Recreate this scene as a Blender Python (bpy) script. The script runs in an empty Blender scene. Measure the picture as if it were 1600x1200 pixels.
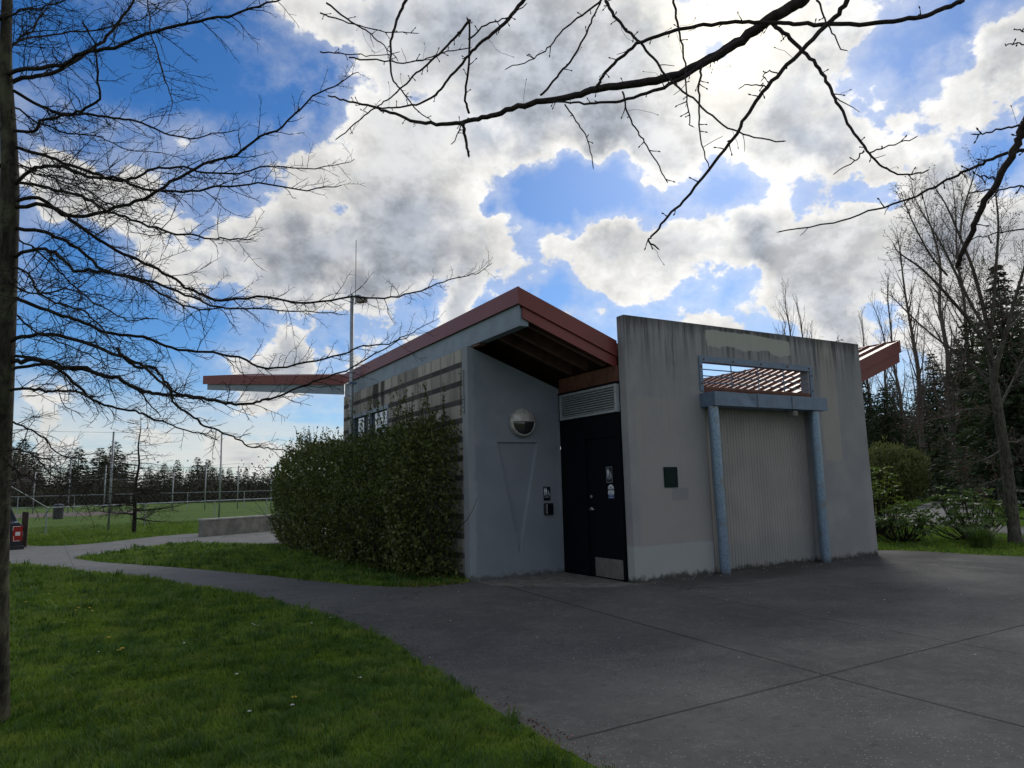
import bpy, bmesh, math, random
import numpy as np
from mathutils import Vector, Matrix
from mathutils.geometry import tessellate_polygon
SC = bpy.context.scene
COL = SC.collection
random.seed(11)
rng = np.random.default_rng(5)

# ---------------------------------------------------------------- camera
CF = 1100.9
CAM = Vector((-7.52648, -9.17735, 1.6))
CR = Vector((0.86703641, -0.49766868, -0.02395307)).normalized()
CU = Vector((-0.0508776, -0.13625749, 0.98936614)).normalized()
CFW = CR.cross(CU) * -1
if CFW.y < 0: CFW = -CFW
cd = bpy.data.cameras.new('camera')
cam = bpy.data.objects.new('camera', cd); COL.objects.link(cam)
cd.sensor_width = 36; cd.lens = CF / 1600 * 36; cd.clip_start = 0.05; cd.clip_end = 3000
cam.matrix_world = Matrix(((CR.x, CU.x, -CFW.x, CAM.x), (CR.y, CU.y, -CFW.y, CAM.y), (CR.z, CU.z, -CFW.z, CAM.z), (0, 0, 0, 1)))
SC.camera = cam
SC.render.resolution_x = 1024; SC.render.resolution_y = 768

def sight(x, y):
    return CFW + CR * ((x - 800) / CF) - CU * ((y - 600) / CF)
def at(x, y, D):                                   # world point seen at (x, y) at depth D
    return CAM + sight(x, y) * D
def gnd(x, y, z=0.0):
    d = sight(x, y); t = (z - CAM.z) / d.z
    return CAM + d * t

# ---------------------------------------------------------------- world and sun
SUN = sight(1130, 60).normalized()
SUN_EL = math.asin(SUN.z); SUN_AZ = math.atan2(SUN.x, SUN.y)
SKY_K = 0.085
W = bpy.data.worlds.new('World'); SC.world = W; W.use_nodes = True
NT = W.node_tree; NT.nodes.clear()
class NB:
    """small node-building helper"""
    def __init__(s, nt): s.nt = nt
    def n(s, t, **k):
        o = s.nt.nodes.new(t)
        for a, b in k.items(): setattr(o, a, b)
        return o
    def put(s, sock, v):
        if isinstance(v, bpy.types.NodeSocket): s.nt.links.new(v, sock)
        elif v is not None: sock.default_value = v
    def m(s, op, a, b=None, c=None, clamp=False):
        o = s.n('ShaderNodeMath', operation=op, use_clamp=clamp)
        s.put(o.inputs[0], a)
        if b is not None: s.put(o.inputs[1], b)
        if c is not None: s.put(o.inputs[2], c)
        return o.outputs[0]
    def v(s, op, a, b=None, scale=None):
        o = s.n('ShaderNodeVectorMath', operation=op)
        s.put(o.inputs[0], a)
        if b is not None: s.put(o.inputs[1], b)
        if scale is not None: s.put(o.inputs['Scale'], scale)
        return o.outputs['Value'] if op in ('DISTANCE', 'DOT_PRODUCT', 'LENGTH') else o.outputs[0]
    def mr(s, v, a, b, c=0.0, d=1.0, kind='SMOOTHSTEP'):
        o = s.n('ShaderNodeMapRange', interpolation_type=kind)
        s.put(o.inputs[0], v); s.put(o.inputs[1], a); s.put(o.inputs[2], b); s.put(o.inputs[3], c); s.put(o.inputs[4], d)
        return o.outputs[0]
    def noise(s, vec, scale=5, detail=4, rough=.5, lac=2.0, dist=0.0, out=0):
        o = s.n('ShaderNodeTexNoise')
        if vec is not None: s.put(o.inputs['Vector'], vec)
        o.inputs['Scale'].default_value = scale; o.inputs['Detail'].default_value = detail
        o.inputs['Roughness'].default_value = rough; o.inputs['Distortion'].default_value = dist
        o.inputs['Lacunarity'].default_value = lac
        return o.outputs[out]
    def mix(s, f, a, b, blend='MIX'):
        o = s.n('ShaderNodeMix', data_type='RGBA', blend_type=blend)
        s.put(o.inputs[0], f)
        for i, q in ((6, a), (7, b)):
            if isinstance(q, (tuple, list)): q = tuple(q) + ((1,) if len(q) == 3 else ())
            s.put(o.inputs[i], q)
        return o.outputs[2]
    def sep(s, v):
        o = s.n('ShaderNodeSeparateXYZ'); s.put(o.inputs[0], v); return o.outputs
    def comb(s, x, y, z):
        o = s.n('ShaderNodeCombineXYZ'); s.put(o.inputs[0], x); s.put(o.inputs[1], y); s.put(o.inputs[2], z); return o.outputs[0]
    def ramp(s, f, stops):
        o = s.n('ShaderNodeValToRGB'); s.put(o.inputs[0], f)
        e = o.color_ramp.elements
        while len(e) < len(stops): e.new(0.5)
        for q, (p, c) in zip(e, stops): q.position = p; q.color = tuple(c) + ((1,) if len(c) == 3 else ())
        return o.outputs[0]

def sky_world():
    b = NB(NT)
    sky = b.n('ShaderNodeTexSky', sky_type='NISHITA', sun_disc=False)
    sky.sun_elevation = SUN_EL; sky.sun_rotation = SUN_AZ
    sky.air_density = 1.0; sky.dust_density = 0.35; sky.ozone_density = 2.2
    d0 = b.n('ShaderNodeTexCoord').outputs['Generated']
    nz = b.noise(d0, 4.5, 3, .5, out=1); nz2 = b.noise(d0, 17.0, 4, .6, out=1)
    warp = b.v('ADD', b.v('SCALE', b.v('SUBTRACT', nz, (.5, .5, .5)), scale=0.17), b.v('SCALE', b.v('SUBTRACT', nz2, (.5, .5, .5)), scale=0.085))
    dw = b.v('ADD', d0, warp)
    # cloud banks: (px, py, radius px, weight) turned into fixed directions of the sky
    banks = [(560,50,130,.7),(650,150,120,.8),(720,50,140,.8),(830,130,140,.9),(900,30,150,.8),(980,150,140,.8),(1060,90,150,.8),(900,225,95,.7),
      (770,230,85,.6),(1050,235,85,.6),(1150,180,115,.7),(620,240,110,.6),(690,290,85,.6),(560,280,90,.6),(490,350,100,.8),(600,350,105,.8),
      (400,400,95,.8),(330,390,70,.6),(500,440,80,.7),(610,440,80,.7),(700,420,80,.7),(770,400,75,.7),(815,445,45,.5),(450,540,75,.7),(550,545,60,.6),
      (280,545,35,.5),(400,560,50,.5),(80,250,75,.6),(150,290,80,.7),(240,330,80,.7),(290,370,60,.5),(70,330,40,.4),(440,25,60,.6),(500,80,45,.5),
      (930,385,60,.7),(1000,415,75,.8),(1090,400,85,.8),(1190,380,85,.8),(1290,360,85,.8),(1250,440,80,.6),(1350,440,110,.8),(1440,370,90,.7),
      (1540,330,100,.7),(1600,400,120,.7),(1480,480,100,.7),(1230,120,110,.8),(1320,150,95,.8),(1270,220,80,.7),(1340,205,65,.6),(1210,220,80,.6),
      (1450,200,80,.8),(1530,120,85,.8),(1610,50,100,.9),(1390,240,60,.6),(1600,130,60,.5),(1300,480,90,.7),(1210,480,50,.5),(900,515,40,.6),(960,500,30,.5),
      (870,365,45,.6),(1040,470,45,.5),(100,640,60,.6),(60,150,30,.3),(420,700,70,.5),(40,690,50,.5),(1700,300,160,.8),(1300,-80,200,.8),(800,-150,260,.8),
      (60,300,70,.5),(200,210,50,.4),(470,270,60,.5),(640,520,70,.5),(730,480,60,.5),(1000,350,50,.4),(1180,300,40,.35),(1290,540,70,.4),(1560,560,110,.6),(1100,540,50,.35),(60,600,70,.4),(330,660,60,.5),(560,640,60,.5),(200,620,50,.35),(1450,290,70,.6),(1350,330,60,.6),(1380,50,60,.6),(1050,290,50,.5),(520,500,80,.7),(430,530,70,.6),(600,560,50,.5),(860,420,40,.5),(960,360,45,.5),(90,690,55,.6),(230,665,50,.6),(370,690,60,.7),(470,560,70,.6),(380,520,50,.5),(560,600,60,.5),(720,500,60,.6),(120,360,50,.5),(1230,300,40,.5)]
    holes = [(110,80,170,.8),(290,110,120,.7),(380,190,80,.6),(110,430,80,.7),(240,500,75,.8),(80,540,90,.6),(330,470,40,.4),(930,312,72,.85),(850,300,60,.75),(1010,330,50,.6),
      (1090,350,48,.6),(1150,315,55,.6),(1240,290,45,.5),(530,145,40,.8),(470,190,50,.6),(1455,70,42,.9),(1452,118,30,.7),(1570,215,50,.8),(1340,290,40,.5),(880,470,45,.7),(1110,480,50,.6),(1170,445,35,.4),
      (860,340,35,.6),(960,470,30,.3),(760,330,35,.6),(330,620,70,.4)]
    greys = [(560,400,110),(690,430,80),(450,430,90),(360,430,60),(600,470,80),(520,480,60),(380,700,50),(640,330,70),(850,120,110),(930,200,70),(760,200,70),(1260,160,60),(1330,110,60),(1300,200,50),(1340,470,100),
      (1450,250,60),(1000,60,90),(560,60,60),(430,560,50),(1180,400,50),(1500,380,60),(700,60,80),(1560,140,50)]
    def dsum(vec, lst, k=1.0):
        tot = None
        for q in lst:
            w = q[3] if len(q) > 3 else 1.0
            c = sight(q[0], q[1]); r = q[2] / CF / c.length * 1.25; c = c.normalized()
            dd = b.v('DISTANCE', vec, tuple(c))
            o = b.mr(dd, 0.0, r, w * k, 0.0)
            tot = o if tot is None else b.m('ADD', tot, o)
        return tot
    cloud = dsum(dw, banks); hole = dsum(dw, holes); grey = dsum(dw, greys)
    sx, sy, sz = b.sep(d0)
    # cloud-plane coordinates for the fine structure
    zc = b.m('ADD', b.m('MAXIMUM', sz, 0.0), 0.22)
    pl = b.comb(b.m('DIVIDE', sx, zc), b.m('DIVIDE', sy, zc), b.m('MULTIPLY', sz, 1.5))
    pls = b.v('ADD', pl, tuple(Vector((SUN.x, SUN.y, 0)).normalized() * 0.07 + Vector((0, 0, .02))))
    dq = b.v('MULTIPLY', d0, (1.0, 1.0, 1.35))
    dqs = b.v('ADD', dq, tuple(SUN * 0.022 + Vector((0, 0, .012))))
    f1 = b.noise(dq, 5.5, 11, .62); f2 = b.noise(dqs, 5.5, 11, .62); f3 = b.noise(pl, 2.4, 6, .6)
    f4 = b.noise(dq, 19.0, 7, .62); f5 = b.noise(b.v('ADD', dq, tuple(SUN * .008)), 19.0, 7, .62)
    fine = b.m('SUBTRACT', b.m('ADD', b.m('ADD', b.m('MULTIPLY', f1, .60), b.m('MULTIPLY', f4, .15)), b.m('MULTIPLY', f3, .25)), .5)
    # unseen cloud cover outside the view, thickened to brighten and neutralise the walls
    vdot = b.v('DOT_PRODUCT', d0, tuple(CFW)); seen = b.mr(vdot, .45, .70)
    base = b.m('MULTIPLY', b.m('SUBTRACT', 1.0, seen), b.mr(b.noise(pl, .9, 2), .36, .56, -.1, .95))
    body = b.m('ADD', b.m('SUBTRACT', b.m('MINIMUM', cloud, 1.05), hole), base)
    dens = b.m('ADD', body, b.m('MULTIPLY', fine, 4.6))
    mask = b.mr(dens, .20, .52)
    veil = b.mr(dens, -.50, .5, 0.0, .36)
    mask = b.m('MAXIMUM', mask, veil)
    lowf = b.m('SUBTRACT', b.noise(dq, 3.2, 3, .5), .5); midf = b.m('SUBTRACT', b.noise(dqs, 9.0, 5, .55), .5)
    tk = b.m('ADD', b.m('ADD', b.m('MULTIPLY', body, .62), b.m('MULTIPLY', lowf, .9)), b.m('ADD', b.m('MULTIPLY', grey, .50), b.m('MULTIPLY', midf, .22)))
    thick = b.mr(tk, .28, 1.30)
    thick = b.m('MULTIPLY', thick, b.mr(dens, .30, .95))
    lit = b.mr(b.m('ADD', b.m('SUBTRACT', f1, f2), b.m('MULTIPLY', b.m('SUBTRACT', f4, f5), .3)), -.12, .12)          # side that faces the sun
    sund = b.v('DOT_PRODUCT', d0, tuple(SUN))
    g1 = b.m('POWER', b.m('MAXIMUM', sund, 0.0), 6.0); g2 = b.m('POWER', b.m('MAXIMUM', sund, 0.0), 230.0)
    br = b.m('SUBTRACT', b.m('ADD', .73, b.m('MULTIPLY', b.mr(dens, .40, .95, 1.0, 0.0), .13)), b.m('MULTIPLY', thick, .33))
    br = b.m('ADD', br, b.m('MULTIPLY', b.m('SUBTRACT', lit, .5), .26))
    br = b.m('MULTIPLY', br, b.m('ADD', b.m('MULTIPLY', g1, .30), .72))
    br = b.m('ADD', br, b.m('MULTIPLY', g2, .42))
    ccol = b.mix(thick, (1.0, .99, .965), (.82, .90, 1.04))
    ccol = b.mix(b.m('MULTIPLY', g2, .8, clamp=True), ccol, (1.0, .94, .76))
    cl = b.v('SCALE', ccol, scale=br)
    skyc = b.v('SCALE', b.v('MULTIPLY', sky.outputs[0], (.86, 1.02, 1.28)), scale=SKY_K)
    hsv = b.n('ShaderNodeHueSaturation'); hsv.inputs['Saturation'].default_value = 1.2; hsv.inputs['Value'].default_value = .78
    b.put(hsv.inputs['Color'], skyc); skyc = hsv.outputs[0]
    # stratified pale cloud low down
    low = b.mr(sz, .02, .17, 1.0, 0.0)
    strat = b.noise(b.comb(b.m('MULTIPLY', sx, 3.0), b.m('MULTIPLY', sy, 3.0), b.m('MULTIPLY', sz, 26.0)), 1.6, 6, .55)
    lowm = b.m('MULTIPLY', low, b.mr(strat, .40, .58, .12, .95))
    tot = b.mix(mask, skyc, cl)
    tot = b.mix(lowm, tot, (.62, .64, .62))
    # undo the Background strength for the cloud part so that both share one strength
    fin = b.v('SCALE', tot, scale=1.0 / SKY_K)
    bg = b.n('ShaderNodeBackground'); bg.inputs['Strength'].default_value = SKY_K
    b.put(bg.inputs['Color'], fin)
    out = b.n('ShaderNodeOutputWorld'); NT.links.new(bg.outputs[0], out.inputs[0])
sky_world()
W.cycles.sampling_method = 'MANUAL'; W.cycles.sample_map_resolution = 512

sl = bpy.data.lights.new('sun', 'SUN'); so = bpy.data.objects.new('sun', sl); COL.objects.link(so)
sl.energy = 0.95; sl.angle = math.radians(13); sl.color = (1.0, .95, .86)
so.rotation_euler = SUN.to_track_quat('Z', 'Y').to_euler()

SC.view_settings.view_transform = 'Standard'; SC.view_settings.look = 'None'
SC.view_settings.exposure = 0.22; SC.view_settings.gamma = 1.0
SC.cycles.use_denoising = True
SC.cycles.max_bounces = 6; SC.cycles.diffuse_bounces = 3; SC.cycles.glossy_bounces = 3
SC.cycles.transparent_max_bounces = 12
SC.cycles.sample_clamp_indirect = 4.0

# ---------------------------------------------------------------- mesh helpers
class MB:
    def __init__(s): s.v = []; s.f = []; s.mi = []; s.cur = 0
    def add(s, vs, fs):
        o = len(s.v); s.v += [tuple(q) for q in vs]
        for f in fs: s.f.append(tuple(i + o for i in f)); s.mi.append(s.cur)
    def box(s, a, b):
        x0, y0, z0 = a; x1, y1, z1 = b
        s.add([(x0,y0,z0),(x1,y0,z0),(x1,y1,z0),(x0,y1,z0),(x0,y0,z1),(x1,y0,z1),(x1,y1,z1),(x0,y1,z1)],
              [(0,3,2,1),(4,5,6,7),(0,1,5,4),(1,2,6,5),(2,3,7,6),(3,0,4,7)])
    def hexa(s, p):                               # eight corners, bottom ring then top ring
        s.add(p, [(0,3,2,1),(4,5,6,7),(0,1,5,4),(1,2,6,5),(2,3,7,6),(3,0,4,7)])
    def tube(s, pts, rad, n=6, caps=True):
        pts = [Vector(p) for p in pts]
        if len(pts) < 2: return
        if not isinstance(rad, (list, tuple)): rad = [rad] * len(pts)
        t = (pts[1] - pts[0]).normalized()
        a = t.orthogonal().normalized(); o = len(s.v)
        for i, p in enumerate(pts):
            if 0 < i < len(pts) - 1: t = (pts[i+1] - pts[i-1]).normalized()
            elif i: t = (pts[i] - pts[i-1]).normalized()
            a = (a - t * a.dot(t))
            a = a.normalized() if a.length > 1e-6 else t.orthogonal().normalized()
            bb = t.cross(a)
            for k in range(n):
                w = 2 * math.pi * k / n
                q = p + (a * math.cos(w) + bb * math.sin(w)) * rad[i]
                s.v.append((q.x, q.y, q.z))
        for i in range(len(pts) - 1):
            for k in range(n):
                k2 = (k + 1) % n
                s.f.append((o+i*n+k, o+i*n+k2, o+(i+1)*n+k2, o+(i+1)*n+k)); s.mi.append(s.cur)
        if caps and n > 3:
            s.f.append(tuple(o + k for k in range(n))[::-1]); s.mi.append(s.cur)
            s.f.append(tuple(o + (len(pts)-1)*n + k for k in range(n))); s.mi.append(s.cur)
    def poly(s, pts, z=None):
        p3 = [Vector((p[0], p[1], p[2] if z is None else z)) for p in pts]
        tri = tessellate_polygon([p3]); o = len(s.v)
        s.v += [tuple(p) for p in p3]
        for t in tri:
            a, b_, c = (p3[i] for i in t)
            if (b_ - a).cross(c - a).z < 0: t = t[::-1]
            s.f.append(tuple(i + o for i in t)); s.mi.append(s.cur)
    def build(s, name, mats, parent=None, smooth=False, bevel=0.0, loc=None):
        me = bpy.data.meshes.new(name); me.from_pydata(s.v, [], s.f)
        if not isinstance(mats, (list, tuple)): mats = [mats]
        for m in mats: me.materials.append(m)
        if len(mats) > 1: me.polygons.foreach_set('material_index', s.mi)
        if smooth: me.polygons.foreach_set('use_smooth', [True] * len(me.polygons))
        me.update()
        o = bpy.data.objects.new(name, me); COL.objects.link(o)
        if parent is not None: o.parent = parent
        if loc is not None: o.location = loc
        if bevel:
            md = o.modifiers.new('bevel', 'BEVEL'); md.width = bevel; md.segments = 2; md.limit_method = 'ANGLE'; md.angle_limit = .7
        return o

def np_mesh(name, verts, faces, mat, parent=None, n=3):
    """verts (N,3) array, faces (M,n) array"""
    me = bpy.data.meshes.new(name)
    me.vertices.add(len(verts)); me.vertices.foreach_set('co', np.asarray(verts, np.float32).ravel())
    M = len(faces); me.loops.add(M * n); me.loops.foreach_set('vertex_index', np.asarray(faces, np.int32).ravel())
    me.polygons.add(M); me.polygons.foreach_set('loop_start', np.arange(0, M * n, n, dtype=np.int32))
    me.polygons.foreach_set('loop_total', np.full(M, n, np.int32))
    me.update(calc_edges=True); me.materials.append(mat)
    o = bpy.data.objects.new(name, me); COL.objects.link(o)
    if parent is not None: o.parent = parent
    return o

def tag(o, label=None, cat=None, group=None, kind=None):
    if label: o['label'] = label
    if cat: o['category'] = cat
    if group: o['group'] = group
    if kind: o['kind'] = kind
    return o
def empty(name, label, cat, loc=(0, 0, 0), group=None, rz=0):
    o = bpy.data.objects.new(name, None); COL.objects.link(o); o.location = loc; o.rotation_euler = (0, 0, rz)
    o.empty_display_size = .2
    return tag(o, label, cat, group)
def copy_tree(o, parent=None):
    c = o.copy(); COL.objects.link(c); c.parent = parent
    for ch in [q for q in list(o.children)]: copy_tree(ch, c)
    return c
def catmull(P, k=5, closed=False):
    P = [Vector(p) for p in P]; out = []
    n = len(P)
    for i in range(n - 1):
        a = P[max(i-1, 0)]; b_ = P[i]; c = P[i+1]; d = P[min(i+2, n-1)]
        for j in range(k):
            t = j / k
            out.append(.5 * ((2*b_) + (c - a) * t + (2*a - 5*b_ + 4*c - d) * t*t + (3*b_ - a - 3*c + d) * t**3))
    out.append(P[-1]); return out

# ---------------------------------------------------------------- materials
def mat(name, col=(.5, .5, .5), rough=.6, metal=0.0, spec=.5, var=0.0, vscale=6.0, bump=0.0, bscale=40.0, coord='Object', build=None):
    m = bpy.data.materials.new(name); m.use_nodes = True
    nt = m.node_tree; b = NB(nt); p = nt.nodes['Principled BSDF']
    p.inputs['Roughness'].default_value = rough; p.inputs['Metallic'].default_value = metal
    p.inputs['Specular IOR Level'].default_value = spec
    tc = b.n('ShaderNodeTexCoord').outputs[coord]
    c = tuple(col) + (1,)
    if var:
        nz = b.noise(tc, vscale, 5, .6)
        f = b.mr(nz, .3, .7)
        c = b.mix(f, tuple(q * (1 - var) for q in col), tuple(min(1, q * (1 + var)) for q in col))
    b.put(p.inputs['Base Color'], c)
    if build: build(b, p, tc)
    if bump:
        bn = b.n('ShaderNodeBump'); bn.inputs['Strength'].default_value = bump; bn.inputs['Distance'].default_value = .01
        b.put(bn.inputs['Height'], b.noise(tc, bscale, 5, .6)); b.put(p.inputs['Normal'], bn.outputs[0])
    return m
# ================================================================ materials of the place
def b_bump(b, p, h, strength=.3, dist=.01):
    bn = b.n('ShaderNodeBump'); bn.inputs['Strength'].default_value = strength; bn.inputs['Distance'].default_value = dist
    b.put(bn.inputs['Height'], h); b.put(p.inputs['Normal'], bn.outputs[0])
def band(b, x, lo, hi, s=.02):
    return b.m('MULTIPLY', b.mr(x, lo - s, lo + s), b.m('SUBTRACT', 1.0, b.mr(x, hi - s, hi + s)))

def m_tall(b, p, tc):                               # tall concrete wall: repaint patches, top streaks, foot grime
    x, y, z = b.sep(tc)
    wob = b.m('MULTIPLY', b.m('SUBTRACT', b.noise(tc, 2.2, 4), .5), .35)
    c = b.mix(b.mr(b.noise(tc, 1.3, 4, .6), .35, .65), (.262, .27, .28), (.315, .318, .322))
    # beige roller patches
    zz = b.m('ADD', z, b.m('MULTIPLY', wob, .25)); xx = b.m('ADD', x, b.m('MULTIPLY', wob, .25))
    pa = b.m('MULTIPLY', band(b, zz, .60, 3.05, .03), band(b, xx, .16, 1.78, .03))
    c = b.mix(b.m('MULTIPLY', pa, .6), c, (.325, .315, .295))
    pb = b.m('MULTIPLY', band(b, zz, .58, 1.55, .02), band(b, xx, .22, 1.74, .03))
    c = b.mix(b.m('MULTIPLY', pb, .5), c, (.315, .31, .295))
    pc = b.m('MULTIPLY', band(b, zz, 1.95, 4.42, .03), band(b, xx, 5.02, 5.55, .02))
    c = b.mix(b.m('MULTIPLY', pc, .65), c, (.375, .355, .31))
    pe = b.m('MULTIPLY', band(b, zz, .3, 3.9, .05), band(b, xx, 5.6, 6.2, .06))
    c = b.mix(b.m('MULTIPLY', pe, .25), c, (.27, .29, .30))
    lowp = b.m('SUBTRACT', 1.0, b.mr(zz, .55, .60)); lowp = b.m('MULTIPLY', lowp, b.m('SUBTRACT', 1.0, b.mr(xx, 1.74, 1.8)))
    c = b.mix(b.m('MULTIPLY', lowp, .75), c, (.37, .395, .39))
    gp = b.m('MULTIPLY', band(b, zz, 1.30, 1.5, .02), band(b, xx, .88, 1.26, .02))
    c = b.mix(b.m('MULTIPLY', gp, .45), c, (.175, .198, .228))
    # dark runs coming down from the coping
    sv = b.comb(b.m('MULTIPLY', x, 9.0), b.m('MULTIPLY', y, 9.0), b.m('MULTIPLY', z, .55))
    st = b.noise(sv, 1.0, 6, .62)
    st2 = b.noise(b.comb(b.m('MULTIPLY', x, 1.7), 0.0, 3.0), 1.0, 2)
    topd = b.m('SUBTRACT', z, b.m('MULTIPLY', b.m('SUBTRACT', st2, .45), 3.2))
    runs = b.m('MULTIPLY', b.mr(st, .40, .64), b.mr(topd, 3.1, 4.5, 0.0, 1.0))
    rim = b.mr(b.m('ADD', z, b.m('MULTIPLY', b.m('SUBTRACT', st, .5), .35)), 4.18, 4.46)
    c = b.mix(b.m('MULTIPLY', runs, 1.0, clamp=True), c, (.05, .05, .052))
    c = b.mix(b.m('MULTIPLY', rim, .6), c, (.06, .058, .056))
    sv2 = b.comb(b.m('MULTIPLY', x, 26.0), b.m('MULTIPLY', y, 26.0), b.m('MULTIPLY', z, .7))
    c = b.mix(b.m('MULTIPLY', b.m('MULTIPLY', b.mr(b.noise(sv2, 1.0, 4), .52, .72), b.mr(z, 1.2, 3.6)), .3), c, (.12, .12, .125))
    # mended patch, rounded
    mx = b.m('ADD', x, b.m('MULTIPLY', wob, .5)); mz = b.m('ADD', z, b.m('MULTIPLY', wob, .35))
    wz = b.m('MULTIPLY', b.m('SUBTRACT', b.noise(b.comb(b.m('MULTIPLY', x, 2.2), 0.0, 1.0), 1.0, 4, .6), .5), .30)
    mz = b.m('ADD', mz, b.m('MULTIPLY', wz, b.m('SUBTRACT', 1.0, b.mr(z, 4.15, 4.3))))
    mend = b.m('MULTIPLY', band(b, mx, 1.92, 4.2, .025), band(b, b.m('ADD', mz, b.m('MULTIPLY', b.mr(x, 3.0, 4.2), .04)), 4.06, 4.36, .015))
    c = b.mix(b.m('MULTIPLY', mend, .9), c, (.41, .425, .375))
    # grime and moss at the foot
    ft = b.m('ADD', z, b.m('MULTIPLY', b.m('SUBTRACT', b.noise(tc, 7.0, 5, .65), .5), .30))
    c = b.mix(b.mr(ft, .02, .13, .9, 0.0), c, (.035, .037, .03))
    # thin cracks
    b.put(p.inputs['Base Color'], c)
    b_bump(b, p, b.m('ADD', b.noise(tc, 30, 6, .6), b.m('MULTIPLY', b.noise(tc, 4, 3), 1.4)), .22, .012)
M_tall = mat('painted_concrete', rough=.85, spec=.25, build=m_tall)

def m_stucco(b, p, tc):
    x, y, z = b.sep(tc)
    wob = b.m('MULTIPLY', b.m('SUBTRACT', b.noise(tc, 3.0, 5, .6), .5), .22)
    c = b.mix(b.mr(b.noise(tc, 1.6, 5, .6), .3, .7), (.205, .232, .265), (.25, .278, .31))
    xx = b.m('ADD', x, wob); zz = b.m('ADD', z, wob)
    # lower repainted field with a wavy edge
    rp = b.m('MULTIPLY', b.mr(xx, -1.86, -1.83), b.m('SUBTRACT', 1.0, b.mr(zz, 2.30, 2.33)))
    c = b.mix(b.m('MULTIPLY', rp, .28), c, (.175, .198, .228))
    edge = b.m('SUBTRACT', 1.0, b.mr(xx, -1.9, -1.84))
    c = b.mix(b.m('MULTIPLY', edge, .45), c, (.33, .36, .38))
    e2 = b.m('MULTIPLY', b.mr(xx, -.14, -.10), band(b, zz, 1.1, 2.6, .05))
    c = b.mix(b.m('MULTIPLY', e2, .35), c, (.31, .34, .36))
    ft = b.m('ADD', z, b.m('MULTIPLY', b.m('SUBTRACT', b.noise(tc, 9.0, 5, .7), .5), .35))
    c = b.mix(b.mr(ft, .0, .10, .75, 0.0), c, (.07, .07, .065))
    b.put(p.inputs['Base Color'], c)
    b_bump(b, p, b.noise(tc, 55, 6, .65), .35, .01)
M_stucco = mat('stucco', rough=.85, spec=.25, build=m_stucco)

PER = .341; Z0 = 3.77 + .095 - .341 * 11                 # block courses (dark split band on top of each light course)
def m_block(b, p, tc):
    x, y, z = b.sep(tc)
    q = b.m('DIVIDE', b.m('SUBTRACT', z, Z0), PER); fr = b.m('FRACT', q); row = b.m('FLOOR', q)
    dark = b.mr(fr, .705, .715, kind='LINEAR')
    yy = b.m('ADD', b.m('DIVIDE', y, .45), b.m('MULTIPLY', dark, .0))
    half = b.m('MULTIPLY', b.m('MODULO', row, 2.0), .0)
    fy = b.m('FRACT', b.m('ADD', yy, half))
    jv = b.m('SUBTRACT', 1.0, b.mr(b.m('ABSOLUTE', b.m('SUBTRACT', fy, .5)), .476, .484, 1.0, 0.0, 'LINEAR'))
    jh = b.m('MAXIMUM', b.m('SUBTRACT', 1.0, b.mr(fr, .0, .022, 0.0, 1.0, 'LINEAR')), b.m('SUBTRACT', 1.0, b.mr(b.m('ABSOLUTE', b.m('SUBTRACT', fr, .71)), .0, .016, 0.0, 1.0, 'LINEAR')))
    cell = b.comb(b.m('FLOOR', b.m('ADD', yy, half)), row, dark)
    wn = b.n('ShaderNodeTexWhiteNoise', noise_dimensions='3D'); b.put(wn.inputs['Vector'], cell); rv = wn.outputs['Value']
    light = b.mix(rv, (.27, .26, .235), (.46, .44, .39))
    dk = b.mix(rv, (.055, .05, .055), (.095, .085, .09))
    c = b.mix(dark, light, dk)
    c = b.mix(b.m('MULTIPLY', b.m('MAXIMUM', jv, jh), .8), c, (.16, .155, .145))
    sv = b.comb(0.0, b.m('MULTIPLY', y, 5.0), b.m('MULTIPLY', z, .6))
    run = b.m('MULTIPLY', b.mr(b.noise(sv, 1.0, 5, .6), .45, .66), .55)
    c = b.mix(run, c, (.09, .085, .08))
    # two black runs under the eave above the windows
    for y0, w in ((6.95, .16), (6.45, .07)):
        mk = b.m('MULTIPLY', b.mr(b.m('ABSOLUTE', b.m('SUBTRACT', b.m('ADD', y, b.m('MULTIPLY', b.m('SUBTRACT', b.noise(tc, 6, 3), .5), .12)), y0)), w, w + .08, 1.0, 0.0), b.mr(z, 3.45, 3.6))
        c = b.mix(b.m('MULTIPLY', mk, .85), c, (.02, .02, .02))
    b.put(p.inputs['Base Color'], c)
    rib = b.m('MULTIPLY', b.m('SINE', b.m('MULTIPLY', y, 190.0)), b.m('MULTIPLY', dark, .5))
    h = b.m('SUBTRACT', b.m('ADD', b.m('MULTIPLY', b.noise(tc, 45, 5, .7), .6), rib), b.m('MULTIPLY', b.m('MAXIMUM', jv, jh), 1.2))
    b_bump(b, p, h, .5, .008)
M_block = mat('block_masonry', rough=.9, spec=.2, build=m_block)

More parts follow.
